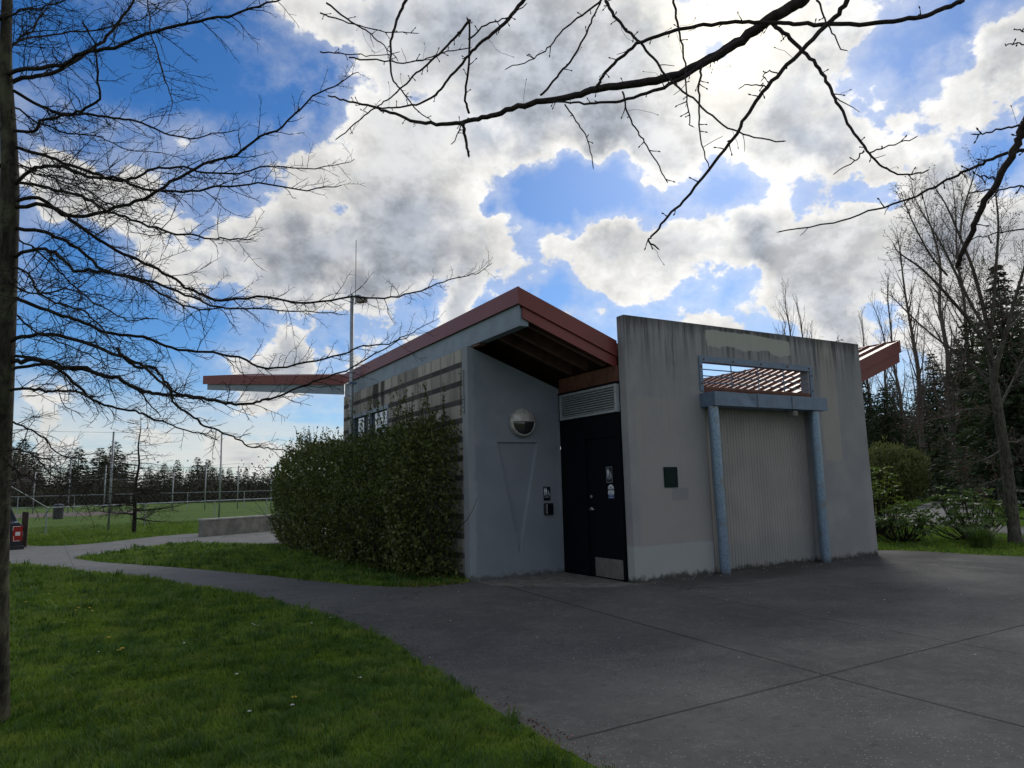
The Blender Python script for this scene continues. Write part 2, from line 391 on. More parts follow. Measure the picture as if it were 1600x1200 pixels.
def m_red(b, p, tc):
    x, y, z = b.sep(tc)
    c = b.mix(b.mr(b.noise(tc, 1.1, 4, .6), .3, .7), (.165, .024, .022), (.20, .032, .029))
    sv = b.comb(b.m('MULTIPLY', x, 5.0), b.m('MULTIPLY', y, 5.0), b.m('MULTIPLY', z, .8))
    c = b.mix(b.m('MULTIPLY', b.mr(b.noise(sv, 1.0, 5, .6), .5, .7), .35), c, (.13, .05, .03))
    b.put(p.inputs['Base Color'], c)
    b_bump(b, p, b.noise(tc, 2.5, 2), .05, .02)
M_red = mat('red_painted_steel', rough=.42, spec=.5, build=m_red)
M_redroof = mat('red_metal_roof', (.16, .045, .032), rough=.46, spec=.55, var=.2, vscale=3)
def m_galv(b, p, tc):
    vo = b.n('ShaderNodeTexVoronoi', feature='F1'); vo.inputs['Scale'].default_value = 80; b.put(vo.inputs['Vector'], tc)
    g = b.sep(vo.outputs['Color'])[0]
    c = b.mix(g, (.17, .25, .35), (.34, .45, .58))
    c = b.mix(b.mr(b.noise(tc, 6, 4), .55, .75), c, (.26, .27, .27))
    x, y, z = b.sep(tc)
    c = b.mix(b.mr(b.m('ADD', z, b.m('MULTIPLY', b.noise(tc, 12, 3), .2)), .1, .22, .7, 0.0), c, (.10, .10, .09))
    b.put(p.inputs['Base Color'], c)
    b.put(p.inputs['Roughness'], b.mr(g, 0, 1, .34, .52))
M_galv = mat('galvanised_steel', metal=.65, build=m_galv)
M_steel = mat('blue_grey_steel', (.13, .19, .275), rough=.5, metal=.15, var=.14, vscale=4, bump=.05)
M_beam = mat('grey_painted_beam', (.22, .275, .335), rough=.55, var=.12, vscale=3, bump=.04, bscale=8)
M_dark = mat('dark_stained_timber', (.13, .065, .048), rough=.7, var=.3, vscale=5)
M_rust = mat('rust_brown_board', (.12, .045, .026), rough=.75, var=.35, vscale=7)
M_black = mat('navy_black_paint', (.002, .003, .006), rough=.6, spec=.12, var=.2, vscale=5)
M_chrome = mat('satin_steel', (.55, .55, .56), rough=.3, metal=1.0)
M_kick = mat('dull_kick_plate_steel', (.30, .28, .26), rough=.45, metal=.8, var=.15, vscale=9)
M_alu = mat('aluminium_louver', (.40, .43, .45), rough=.5, metal=.4, var=.15, vscale=12)
M_glass = mat('dark_window_glass', (.012, .015, .02), rough=.04, spec=1.0)
def m_glass(b, p, tc):
    p.inputs['Base Color'].default_value = (.02, .03, .04, 1)
    p.inputs['Coat Weight'].default_value = 1.0; p.inputs['Coat Roughness'].default_value = .02; p.inputs['Coat IOR'].default_value = 2.2
M_glass = mat('window_glass', (.02, .03, .04), rough=.03, spec=1.0, build=m_glass)
M_white = mat('sign_white', (.62, .66, .70), rough=.5)
M_signblk = mat('sign_black', (.006, .008, .016), rough=.35)
M_blue = mat('sign_blue', (.03, .06, .22), rough=.4)
M_lampmetal = mat('cast_lamp_metal', (.42, .42, .39), rough=.5, metal=.35, var=.22, vscale=16, bump=.1)
M_lampglass = mat('smoked_lamp_glass', (.03, .03, .032), rough=.08, spec=.9)
M_plaque = mat('green_black_plaque', (.003, .014, .012), rough=.6, spec=.15, var=.2, vscale=30)
M_plaque2 = mat('worn_plaque_letters', (.018, .038, .034), rough=.6, spec=.15)
def m_panel(b, p, tc):
    x, y, z = b.sep(tc)
    c = b.mix(b.mr(b.noise(tc, 1.2, 4, .6), .35, .65), (.295, .287, .27), (.34, .33, .308))
    sv = b.comb(b.m('MULTIPLY', x, 14.0), b.m('MULTIPLY', y, 14.0), b.m('MULTIPLY', z, .5))
    c = b.mix(b.m('MULTIPLY', b.mr(b.noise(sv, 1.0, 5, .6), .5, .7), .15), c, (.17, .165, .16))
    c = b.mix(b.m('MULTIPLY', b.mr(b.m('ADD', z, b.m('MULTIPLY', b.noise(tc, 3, 4), .5)), .5, 1.0, .6, 0.0), 1.0), c, (.25, .27, .275))
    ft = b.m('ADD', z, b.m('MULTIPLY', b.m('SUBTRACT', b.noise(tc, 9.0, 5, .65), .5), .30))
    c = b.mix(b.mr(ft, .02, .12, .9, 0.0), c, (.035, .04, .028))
    b.put(p.inputs['Base Color'], c)
    b_bump(b, p, b.noise(tc, 35, 5, .6), .2, .01)
M_panel = mat('ribbed_panel_paint', rough=.85, spec=.25, build=m_panel)
M_sealedge = mat('dark_joint', (.02, .02, .02), rough=.9)

def m_plaza(b, p, tc):
    x, y, z = b.sep(tc)
    dist = b.noise(tc, .35, 5, .6)
    c = b.mix(b.mr(dist, .35, .68), (.062, .063, .062), (.104, .104, .098))
    c = b.mix(b.mr(b.noise(tc, 1.7, 6, .7), .45, .75, 0.0, .45), c, (.14, .137, .127))
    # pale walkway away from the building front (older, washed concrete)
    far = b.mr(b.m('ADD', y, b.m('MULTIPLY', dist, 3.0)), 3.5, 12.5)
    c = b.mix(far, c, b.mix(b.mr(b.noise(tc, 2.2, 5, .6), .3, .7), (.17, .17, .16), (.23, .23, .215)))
    # exposed aggregate flecks
    vo = b.n('ShaderNodeTexVoronoi', feature='F1'); vo.inputs['Scale'].default_value = 42; b.put(vo.inputs['Vector'], tc)
    fl = b.m('MULTIPLY', b.mr(vo.outputs['Distance'], .10, .30, 1.0, 0.0), b.mr(b.sep(vo.outputs['Color'])[0], .52, .62))
    fl = b.m('MULTIPLY', fl, b.mr(b.noise(tc, .8, 4), .42, .60, .25, 1.0))
    c = b.mix(fl, c, (.33, .325, .31))
    vo2 = b.n('ShaderNodeTexVoronoi', feature='F1'); vo2.inputs['Scale'].default_value = 140; b.put(vo2.inputs['Vector'], tc)
    c = b.mix(b.m('MULTIPLY', b.mr(vo2.outputs['Distance'], .1, .3, 1.0, 0.0), b.mr(b.sep(vo2.outputs['Color'])[1], .6, .7, 0.0, .7)), c, (.018, .018, .018))
    blot = b.noise(tc, 7.0, 7, .75)
    c = b.mix(b.mr(blot, .50, .68, 0.0, .5), c, (.14, .138, .13)); c = b.mix(b.mr(b.noise(tc, 11.0, 6, .75), .52, .68, 0.0, .45), c, (.032, .032, .031))
    crk = b.n('ShaderNodeTexVoronoi', feature='DISTANCE_TO_EDGE'); crk.inputs['Scale'].default_value = .42; b.put(crk.inputs['Vector'], b.v('ADD', tc, b.v('SCALE', b.noise(tc, 2.0, 5, .6, out=1), scale=.9)))
    ck = b.m('MULTIPLY', b.mr(crk.outputs['Distance'], .0, .012, 1.0, 0.0), b.mr(b.noise(tc, .5, 3), .54, .62))
    c = b.mix(b.m('MULTIPLY', ck, .7), c, (.02, .02, .02))
    # soft shade of the building painted as a dark band along the tall wall
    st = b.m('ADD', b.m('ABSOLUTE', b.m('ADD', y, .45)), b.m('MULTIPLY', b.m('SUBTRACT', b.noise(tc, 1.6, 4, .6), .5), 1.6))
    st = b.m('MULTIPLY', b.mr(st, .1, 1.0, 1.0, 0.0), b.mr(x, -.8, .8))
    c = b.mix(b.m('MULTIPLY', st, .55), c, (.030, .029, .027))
    # pale entrance slab
    sl_ = b.m('MULTIPLY', b.mr(b.m('ADD', b.m('ADD', x, y), b.m('MULTIPLY', b.m('SUBTRACT', b.noise(tc, 2.5, 4), .5), .3)), -.80, -.68), b.m('MULTIPLY', b.mr(x, -1.97, -1.93), b.m('SUBTRACT', 1.0, b.mr(x, -.06, -.02))))
    sl_ = b.m('MULTIPLY', sl_, b.mr(y, -.3, .0))
    c = b.mix(b.m('MULTIPLY', sl_, .8), c, b.mix(b.mr(b.noise(tc, 5, 5, .7), .35, .65), (.12, .118, .105), (.22, .215, .19)))
    # scuff arcs in front of the wall
    rr = b.v('DISTANCE', tc, (1.7, 1.9, 0.0))
    arc = b.m('MULTIPLY', band(b, rr, 3.00, 3.05, .02), band(b, x, .5, 2.2, .3))
    c = b.mix(b.m('MULTIPLY', arc, .35), c, (.2, .2, .19))
    # sawn joints
    J = None
    wv = b.m('MULTIPLY', b.m('SUBTRACT', b.noise(tc, 5.0, 3), .5), .02)
    for (x0, y0, x1, y1, w) in ((-1.80,1.15,-2.32,-5.16,.016),(-2.32,-5.16,-2.45,-9.0,.018),(-4.9,-5.24,4.0,-5.05,.015),(-.15,-1.5,-.34,-5.1,.010),(-.34,-5.1,-.42,-9.0,.010),
                            (5.85,.2,6.1,-5.0,.012),(-.2,-1.6,6.0,-1.3,.006),(-4.2,-.8,-2.1,-.9,.006),(-8.0,9.9,-8.55,18.9,.012),(-7.4,8.5,-5.9,8.7,.010),(-6.1,5.0,-4.6,5.2,.010),(-5.2,2.0,-3.4,2.1,.009),(-6.6,13.6,-7.9,15.8,.012),(-5.0,17.1,-5.5,21.0,.014),(-10.0,12.9,-8.1,13.0,.02)):
        L = math.hypot(x1-x0, y1-y0); tx, ty = (x1-x0)/L, (y1-y0)/L
        al = b.m('ADD', b.m('MULTIPLY', b.m('SUBTRACT', x, x0), tx), b.m('MULTIPLY', b.m('SUBTRACT', y, y0), ty))
        ac = b.m('ABSOLUTE', b.m('ADD', b.m('ADD', b.m('MULTIPLY', b.m('SUBTRACT', x, x0), -ty), b.m('MULTIPLY', b.m('SUBTRACT', y, y0), tx)), wv))
        mk = b.m('MULTIPLY', b.mr(ac, w * .5, w * 1.1, 1.0, 0.0), b.m('MULTIPLY', b.m('GREATER_THAN', al, 0.0), b.m('LESS_THAN', al, L)))
        J = mk if J is None else b.m('MAXIMUM', J, mk)
    c = b.mix(b.m('MULTIPLY', J, b.m('SUBTRACT', .85, b.m('MULTIPLY', far, .55))), c, (.014, .014, .013))
    b.put(p.inputs['Base Color'], c)
    b.put(p.inputs['Roughness'], b.mr(b.noise(tc, .9, 4), .3, .7, .78, .92))
    h = b.m('ADD', b.m('MULTIPLY', b.noise(tc, 90, 4, .7), .8), b.m('SUBTRACT', b.m('MULTIPLY', b.noise(tc, 9, 3), 1.0), b.m('MULTIPLY', J, 3.0)))
    b_bump(b, p, h, .5, .006)
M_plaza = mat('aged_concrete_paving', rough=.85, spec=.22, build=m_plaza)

def m_grassground(b, p, tc):
    x, y, z = b.sep(tc)
    n1 = b.noise(tc, .22, 5, .6); n2 = b.noise(tc, 1.8, 6, .65); n3 = b.noise(tc, 30, 4, .7)
    c = b.mix(b.mr(n1, .35, .65), (.095, .19, .02), (.15, .25, .028))
    c = b.mix(b.mr(n2, .45, .7, 0.0, .6), c, (.16, .18, .04))
    c = b.mix(b.mr(n3, .4, .65, .0, .5), c, (.045, .07, .012))
    b.put(p.inputs['Base Color'], c)
    b_bump(b, p, b.m('ADD', b.noise(tc, 14, 6, .75), b.noise(tc, 60, 4, .8)), .9, .05)
M_lawn = mat('lawn_ground', rough=.85, spec=.12, build=m_grassground)
def m_blade(b, p, tc):
    n1 = b.noise(tc, 1.1, 4, .6); n2 = b.noise(tc, 9, 3, .6); z = b.sep(tc)[2]
    c = b.mix(b.mr(n1, .35, .65), (.060, .150, .020), (.19, .29, .032))
    c = b.mix(b.mr(b.noise(tc, 2.0, 6, .7), .47, .62, 0.0, .6), c, (.27, .30, .06))
    c = b.mix(b.mr(b.noise(tc, 3.6, 5, .6), .50, .64, 0.0, .75), c, (.028, .075, .012))
    c = b.mix(b.mr(b.noise(tc, 60, 2), .60, .70, 0.0, .7), c, (.34, .29, .13))
    b.put(p.inputs['Base Color'], c)
    p.inputs['Subsurface Weight'].default_value = 0
    tr = b.n('ShaderNodeBsdfTranslucent'); b.put(tr.inputs['Color'], b.mix(.5, c, (.16, .30, .03)))
    ms = b.n('ShaderNodeMixShader'); ms.inputs[0].default_value = .38
    out = b.nt.nodes['Material Output']
    b.nt.links.new(p.outputs[0], ms.inputs[1]); b.nt.links.new(tr.outputs[0], ms.inputs[2]); b.nt.links.new(ms.outputs[0], out.inputs[0])
M_blade = mat('grass_blades', rough=.6, spec=.25, build=m_blade)
M_clump = None
def leafmat(name, c1, c2, trans=.3, rough=.5, tcol=None, sc=9.0):
    def f(b, p, tc):
        n1 = b.noise(tc, sc, 3, .6)
        c = b.mix(b.mr(n1, .35, .65), c1, c2)
        b.put(p.inputs['Base Color'], c)
        tr = b.n('ShaderNodeBsdfTranslucent'); b.put(tr.inputs['Color'], b.mix(.4, c, tcol or (.14, .22, .03)))
        ms = b.n('ShaderNodeMixShader'); ms.inputs[0].default_value = trans
        out = b.nt.nodes['Material Output']
        b.nt.links.new(p.outputs[0], ms.inputs[1]); b.nt.links.new(tr.outputs[0], ms.inputs[2]); b.nt.links.new(ms.outputs[0], out.inputs[0])
    return mat(name, rough=rough, spec=.35, build=f)
M_clump = leafmat('dark_grass_tufts', (.028, .085, .014), (.09, .17, .025), .3, .6, sc=2)
M_hedge = leafmat('hedge_leaves', (.028, .052, .014), (.15, .175, .046), .3, .40, sc=7)
M_rhodo = leafmat('rhododendron_leaves', (.06, .12, .025), (.15, .22, .06), .25, .5)
M_rhodo2 = leafmat('bright_shrub_leaves', (.12, .20, .02), (.24, .32, .04), .35, .4)
M_olive = leafmat('fine_olive_leaves', (.10, .12, .035), (.20, .21, .075), .25, .6, sc=3)
M_conif = leafmat('conifer_needles', (.020, .036, .017), (.05, .07, .03), .12, .7, sc=1.2)
M_conif2 = leafmat('pale_conifer_needles', (.03, .05, .018), (.06, .08, .03), .08, .7, sc=1.2)
M_buds = mat('red_tree_buds', (.16, .045, .035), rough=.6, var=.3, vscale=9)
def m_bark(c1, c2, moss=0.0):
    def f(b, p, tc):
        x, y, z = b.sep(tc)
        v = b.comb(b.m('MULTIPLY', x, 16.0), b.m('MULTIPLY', y, 16.0), b.m('MULTIPLY', z, 3.2))
        n = b.noise(v, 1.6, 6, .65)
        c = b.mix(b.mr(n, .35, .65), c1, c2)
        if moss: c = b.mix(b.m('MULTIPLY', b.mr(b.noise(tc, 5, 5, .7), .46, .62), moss), c, (.16, .17, .10))
        b.put(p.inputs['Base Color'], c); b_bump(b, p, n, .8, .02)
    return f
M_bark = mat('dark_oak_bark', rough=.85, spec=.2, build=m_bark((.016, .013, .011), (.038, .032, .027)))
M_barkoak = mat('lichen_grey_bark', rough=.85, spec=.2, build=m_bark((.018, .016, .013), (.07, .062, .048), .4))
M_barkmap = mat('maple_bark', rough=.75, spec=.3, build=m_bark((.020, .013, .013), (.048, .033, .033)))
M_barkg = mat('grey_bark', rough=.85, spec=.2, build=m_bark((.045, .037, .033), (.13, .115, .10), .4))
M_twigfar = mat('far_twigs', (.12, .095, .082), rough=.9, var=.3, vscale=.6)
M_planter = mat('weathered_planter_concrete', (.21, .205, .18), rough=.9, var=.3, vscale=3, bump=.3)
M_cap = mat('pale_cap_concrete', (.42, .42, .38), rough=.9, var=.2, vscale=4)
M_pole = mat('galvanised_pole', (.30, .33, .35), rough=.5, metal=.5, var=.15, vscale=3)
M_wire = mat('chain_link_wire', (.20, .22, .23), rough=.5, metal=.5)
M_postbr = mat('brown_timber_post', (.045, .03, .024), rough=.85, var=.3, vscale=6)
M_rail = mat('weathered_white_rail', (.34, .34, .31), rough=.8, var=.2, vscale=6)
M_dirt = mat('infield_dirt', (.16, .12, .095), rough=.95, var=.2, vscale=1)
M_truck = mat('navy_car_paint', (.012, .016, .028), rough=.18, spec=.6)
M_tyre = mat('tyre_rubber', (.012, .012, .012), rough=.8)
M_tail = mat('red_tail_lens', (.32, .01, .01), rough=.15, spec=.6)
M_lens = mat('clear_lens', (.75, .72, .72), rough=.2)
M_plastic = mat('black_plastic', (.015, .015, .016), rough=.5)
M_farfence = mat('weathered_board_fence', (.085, .10, .125), rough=.9, var=.3, vscale=.8)
M_dandy = mat('dandelion_yellow', (.75, .50, .02), rough=.6)
M_daisy = mat('daisy_white', (.75, .75, .70), rough=.6)
M_litter = mat('pale_petals', (.50, .48, .43), rough=.7, var=.25, vscale=9)
M_deadleaf = mat('dead_leaves', (.16, .085, .06), rough=.8, var=.5, vscale=14)

# ================================================================ ground, paving
def zdip(x, y):
    r = math.hypot(x + 11.6, y - 21.5)
    t = max(0.0, min(1.0, (5.4 - r) / 3.0)); t = t * t * (3 - 2 * t)
    return -.62 * t
def ground():
    xs = sorted(set([-900, -400, -200, -100, -60, -40, -30] + [-25 + i * .8 for i in range(0, 32)] + [2, 6, 10, 16, 24, 34, 50, 80, 130, 220, 400, 900]))
    ys = sorted(set([-900, -300, -100, -40, -20, -8, 0, 6, 10, 13] + [14 + i * .8 for i in range(0, 22)] + [33, 36, 42, 50, 60, 80, 110, 160, 260, 450, 1200]))
    vs = [(x, y, zdip(x, y)) for y in ys for x in xs]; nx = len(xs)
    mb = MB(); mb.add(vs, [(j*nx+i, j*nx+i+1, (j+1)*nx+i+1, (j+1)*nx+i) for j in range(len(ys)-1) for i in range(nx-1)])
    tag(mb.build('ground', M_lawn, smooth=True), kind='structure')
ground()
FORE = catmull([(-5.3,-12,0),(-5.06,-7.6,0),(-5.01,-5.68,0),(-5.02,-4.98,0),(-5.0,-4.6,0),(-4.96,-3.7,0),(-4.92,-2.91,0),(-4.83,-2.02,0),(-4.86,-.36,0),(-5.15,1.47,0),(-5.73,3.5,0),(-7.01,7.05,0),(-8.19,9.8,0),(-9.5,12.75,0),(-9.95,14.6,0)], 6)
ISL = catmull([(-2.0,10.6,0),(-2.37,12.45,0),(-3.0,13.42,0),(-4.27,15.1,0),(-5.06,16.3,0),(-5.8,16.35,0),(-6.5,15.6,0),(-7.3,14.1,0),(-8.03,12.83,0)], 4) + \
      catmull([(-8.03,12.83,0),(-7.5,11.2,0),(-6.32,8.94,0),(-4.84,5.69,0),(-4.1,3.73,0),(-3.41,2.33,0),(-2.7,1.84,0),(-1.99,1.92,0)], 5)[1:]
REDGE = catmull([(6.5,.62,0),(7.0,.66,0),(7.43,.58,0),(7.72,.1,0),(7.84,-.5,0),(7.85,-1.27,0),(8.09,-1.93,0),(8.7,-3.6,0),(9.6,-8,0),(9.9,-14,0)], 4)
TOPE = [(-10.4,20.2,0),(-9.69,20.2,0),(-9.2,19.3,0),(-8.55,18.95,0),(-7.8,19.2,0),(-7.06,19.95,0),(-6.3,21.0,0),(-5.52,21.9,0),(-4.6,22.5,0),(-3.87,22.66,0)]
def paving():
    mb = MB()
    P = FORE + [Vector((-10.4, 17, 0))] + [Vector(q) for q in TOPE] + [Vector(q) for q in ((3,23.5,0),(6,22,0),(6,9.4,0),(-1.9,9.4,0))] + ISL + [Vector((6.3, 1.9, 0))] + REDGE
    mb.poly([(q.x, q.y) for q in P], .006)
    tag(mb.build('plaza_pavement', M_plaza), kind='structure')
paving()
def right_path():
    mb = MB()
    up = catmull([(14.0,9.5,0),(21.2,9.65,0),(23.3,9.9,0),(26,11,0),(31.6,13.8,0),(38,16.5,0),(44.3,17.8,0),(52,18.6,0),(52,17.2,0),(44,15.6,0),(37,13,0),(30,9.6,0),(25.5,7.0,0),(22.5,5.6,0)], 4)
    lo = catmull([(22.5,5.6,0),(19.5,4.3,0),(17.2,2.9,0),(16.6,1.9,0),(15.5,-1.0,0),(15,-8,0)], 4)
    lo2 = catmull([(12.2,-8,0),(12.6,-1.5,0),(13.2,.4,0),(13.9,1.4,0),(15.0,3.0,0),(15.9,4.3,0),(17.0,6.0,0),(16.5,7.4,0),(14.0,8.0,0)], 4)
    mb.poly([(q.x, q.y) for q in up + lo[1:] + lo2], .006)
    tag(mb.build('park_path', M_plaza), kind='structure')
    mb = MB(); c = gnd(150, 806); 
    mb.poly([tuple(gnd(x, y))[:2] for x, y in ((-60,812),(45,809),(140,806),(225,801),(215,798),(60,802),(-80,806))], .012)
    tag(mb.build('infield_ground', M_dirt), kind='structure')
right_path()
# ================================================================ the building
BLD = empty('restroom_building', 'grey concrete park restroom building with red butterfly roof and blue steel trim', 'building')
def boolean_cut(o, cutters):
    for cu in cutters:
        md = o.modifiers.new('cut', 'BOOLEAN'); md.object = cu; md.operation = 'DIFFERENCE'; md.solver = 'EXACT'
    dg = bpy.context.evaluated_depsgraph_get()
    me = bpy.data.meshes.new_from_object(o.evaluated_get(dg))
    o.modifiers.clear(); o.data = me
    for cu in cutters: bpy.data.objects.remove(cu)
def tmp(mb): return mb.build('cutter', M_dark)
H1 = 4.45; TW = .19
def tall_wall():
    L = 6.43
    mb = MB(); mb.box((0, 0, -.1), (L, TW, H1))
    o = mb.build('front_wall', M_tall, BLD)
    c1 = MB(); c1.box((1.76, -.5, 3.30), (4.68, .6, 3.76))
    c2 = MB(); c2.box((1.78, -.5, -.3), (4.62, .12, 2.95))
    boolean_cut(o, [tmp(c1), tmp(c2)])
    md = o.modifiers.new('bevel', 'BEVEL'); md.width = .012; md.segments = 2; md.limit_method = 'ANGLE'; md.angle_limit = .7
    # ribbed infill panel
    mb = MB(); n = 38; x0, x1 = 1.79, 4.61; vs = []; fs = []
    w = (x1 - x0) / n
    prof = []
    for i in range(n):
        a = x0 + i * w
        prof += [(a, .116), (a + w * .30, .116), (a + w * .42, .107), (a + w * .88, .107)]
    prof.append((x1, .116))
    for q in prof: vs += [(q[0], q[1], -.05), (q[0], q[1], 2.94)]
    fs = [(2*i, 2*i+2, 2*i+3, 2*i+1) for i in range(len(prof)-1)]
    mb.add(vs, fs); mb.build('ribbed_panel', M_panel, BLD)
    # rust coloured sill channel of the opening
    mb = MB(); mb.box((1.80, .05, 3.13), (4.85, .16, 3.31)); mb.box((1.80, -.004, 3.13), (1.84, .05, 3.30)); mb.box((1.80,-.012,3.245),(4.78,.05,3.262))
    mb.box((1.77, -.003, 3.176), (4.82, -.0, 3.296))
    mb.build('opening_sill', M_rust, BLD)
    # steel frame round the opening: top, left and right flats with bolts
    mb = MB()
    mb.box((1.68, -.022, 3.745), (4.80, 0, 3.86)); mb.box((1.68, -.022, 3.21), (1.762, 0, 3.743)); mb.box((4.715, -.022, 3.19), (4.80, 0, 3.743))
    fr = mb.build('opening_frame', M_steel, BLD, bevel=.003)
    for x, z in ((1.80,3.80),(2.55,3.80),(3.3,3.80),(4.05,3.80),(4.7,3.80),(1.72,3.66),(1.72,3.35),(4.757,3.66),(4.757,3.35)):
        mb = MB(); mb.tube([(x, -.024, z), (x, -.034, z)], .018, 8); mb.build('bolt', M_dark, fr)
    for z in (3.62, 3.50, 3.38): 
        m2 = MB(); m2.tube([(1.70, .03, z), (4.76, .03, z)], .0105, 6); m2.build('bar', M_steel, BLD)
    for x in (2.52, 3.24, 3.96):
        m2 = MB(); m2.tube([(x, .015, 3.30), (x, .015, 3.76)], .012, 6); m2.build('bar', M_steel, BLD)
    # a hairline crack or two
tall_wall()
def canopy():
    mb = MB(); x0, x1, y0, z0, z1 = 1.665, 4.71, -.36, 2.915, 3.165
    xs = [x0, 1.95, 2.25, 2.45, 2.58, 2.72, 2.735, 3.2, 3.66, 3.675, 4.2, x1]
    dent = {2.25: -.010, 2.45: .012, 2.58: .024, 2.72: .004}
    vs = []
    for x in xs:
        d = dent.get(x, 0)
        e = .0 if x not in (2.735, 3.675) else .006
        vs += [(x, y0 + e * 0 - .0 + d * .3, z0), (x, y0 + d, (z0+z1)/2), (x, y0 + d * .4, z1 - (abs(d) * .6)), (x, -.001, z1), (x, -.001, z0)]
    fs = []
    for i in range(len(xs)-1):
        a = i*5; c = a+5
        for k in range(5): fs.append((a+k, a+(k+1) % 5, c+(k+1) % 5, c+k)[::-1])
    fs.append((0,1,2,3,4)); e = (len(xs)-1)*5; fs.append((e+4,e+3,e+2,e+1,e))
    mb.add(vs, fs)
    o = mb.build('canopy', M_steel, BLD)
    M_seam = mat('dark_blue_steel', (.09, .11, .145), rough=.5, metal=.2)
    for x in (2.74, 3.68): mb = MB(); mb.box((x-.012, y0-.007, z0-.006), (x+.012, y0-.001, z1-.004)); mb.build('seam_strip', M_seam, o)
    for (bx, by, tx, ty) in ((1.905, -.11, 1.755, -.215), (4.60, -.115, 4.47, -.215)):
        mb = MB(); n = 14
        mb.tube([(bx+(tx-bx)*t, by+(ty-by)*t, .004 + 2.92*t) for t in [i/n for i in range(n+1)]], .092, 28, caps=True)
        c = mb.build('column', M_galv, BLD, smooth=True)
        md = c.modifiers.new('es', 'EDGE_SPLIT'); md.split_angle = .9
canopy()
def entrance_wall():
    x0, x1, y0, y1 = -1.99, -.05, 1.97, 2.19
    zt0, zt1 = 4.12, 3.42
    mb = MB()
    mb.hexa([(x0,y0,-.1),(x1,y0,-.1),(x1,y1,-.1),(x0,y1,-.1),(x0,y0,zt0),(x1,y0,zt1),(x1,y1,zt1),(x0,y1,zt0)])
    o = mb.build('entrance_wall', M_stucco, BLD)
    # recessed long triangle: bevelled on the right side
    A = (-1.42, 2.40); B = (-.53, 2.40); C = (-.985, .33)
    def tri(dl, dr, dt, y, ):
        return [(A[0]+dl, y, A[1]-dt), (B[0]-dr, y, B[1]-dt), (C[0]+(dl-dr)*.5, y, C[1]+(dl+dr)*2.2)]
    m2 = MB()
    f = tri(0, 0, 0, y0-.02); g = tri(.008, .05, .02, y0+.045)
    m2.add([f[0], f[1], f[2], g[0], g[1], g[2]], [(0,2,1),(3,4,5),(0,1,4,3),(1,2,5,4),(2,0,3,5)])
    boolean_cut(o, [tmp(m2)])
    # door screen wall, block side wall and the plain rest
    mb = MB(); mb.box((x0+.012, y1+.012, -.1), (x0+.25, 9.55, 4.105)); w = mb.build('block_wall', M_block, BLD)
    c = MB(); c.box((x0-.3, 6.07, 2.1), (x0+.16, 8.71, 3.45)); boolean_cut(w, [tmp(c)])
    wn = MB(); f0, f1, z0, z1 = 6.075, 8.705, 2.105, 3.52
    xf = x0 + .0
    for (a, b_) in (((xf-.004, f0-.03, 3.43), (xf+.05, f1+.03, 3.52)), ((xf, f0, z0), (xf+.06, f0+.05, 3.43)), ((xf, f1-.05, z0), (xf+.06, f1, 3.43)),
                   ((xf, 7.35, z0), (xf+.06, 7.40, 3.43)), ((xf, f0+.05, z0), (xf+.06, 7.35, z0+.05)), ((xf, 7.40, z0), (xf+.06, f1-.05, z0+.05))): wn.box(a, b_)
    wf = wn.build('window', M_beam, BLD)
    for a, b_ in ((f0+.05, 7.35), (7.40, f1-.05)):
        g = MB(); g.box((xf+.07, a-.01, z0+.04), (xf+.078, b_+.01, 3.44)); g.build('pane', M_glass, wf)
    mb = MB()
    mb.box((-1.7, 9.3, -.1), (6.1, 9.54, 2.7)); mb.build('rear_wall', M_stucco, BLD)
    mb = MB(); mb.box((5.9, .2, -.1), (6.1, 9.29, 2.7)); mb.build('end_wall', M_stucco, BLD)
entrance_wall()
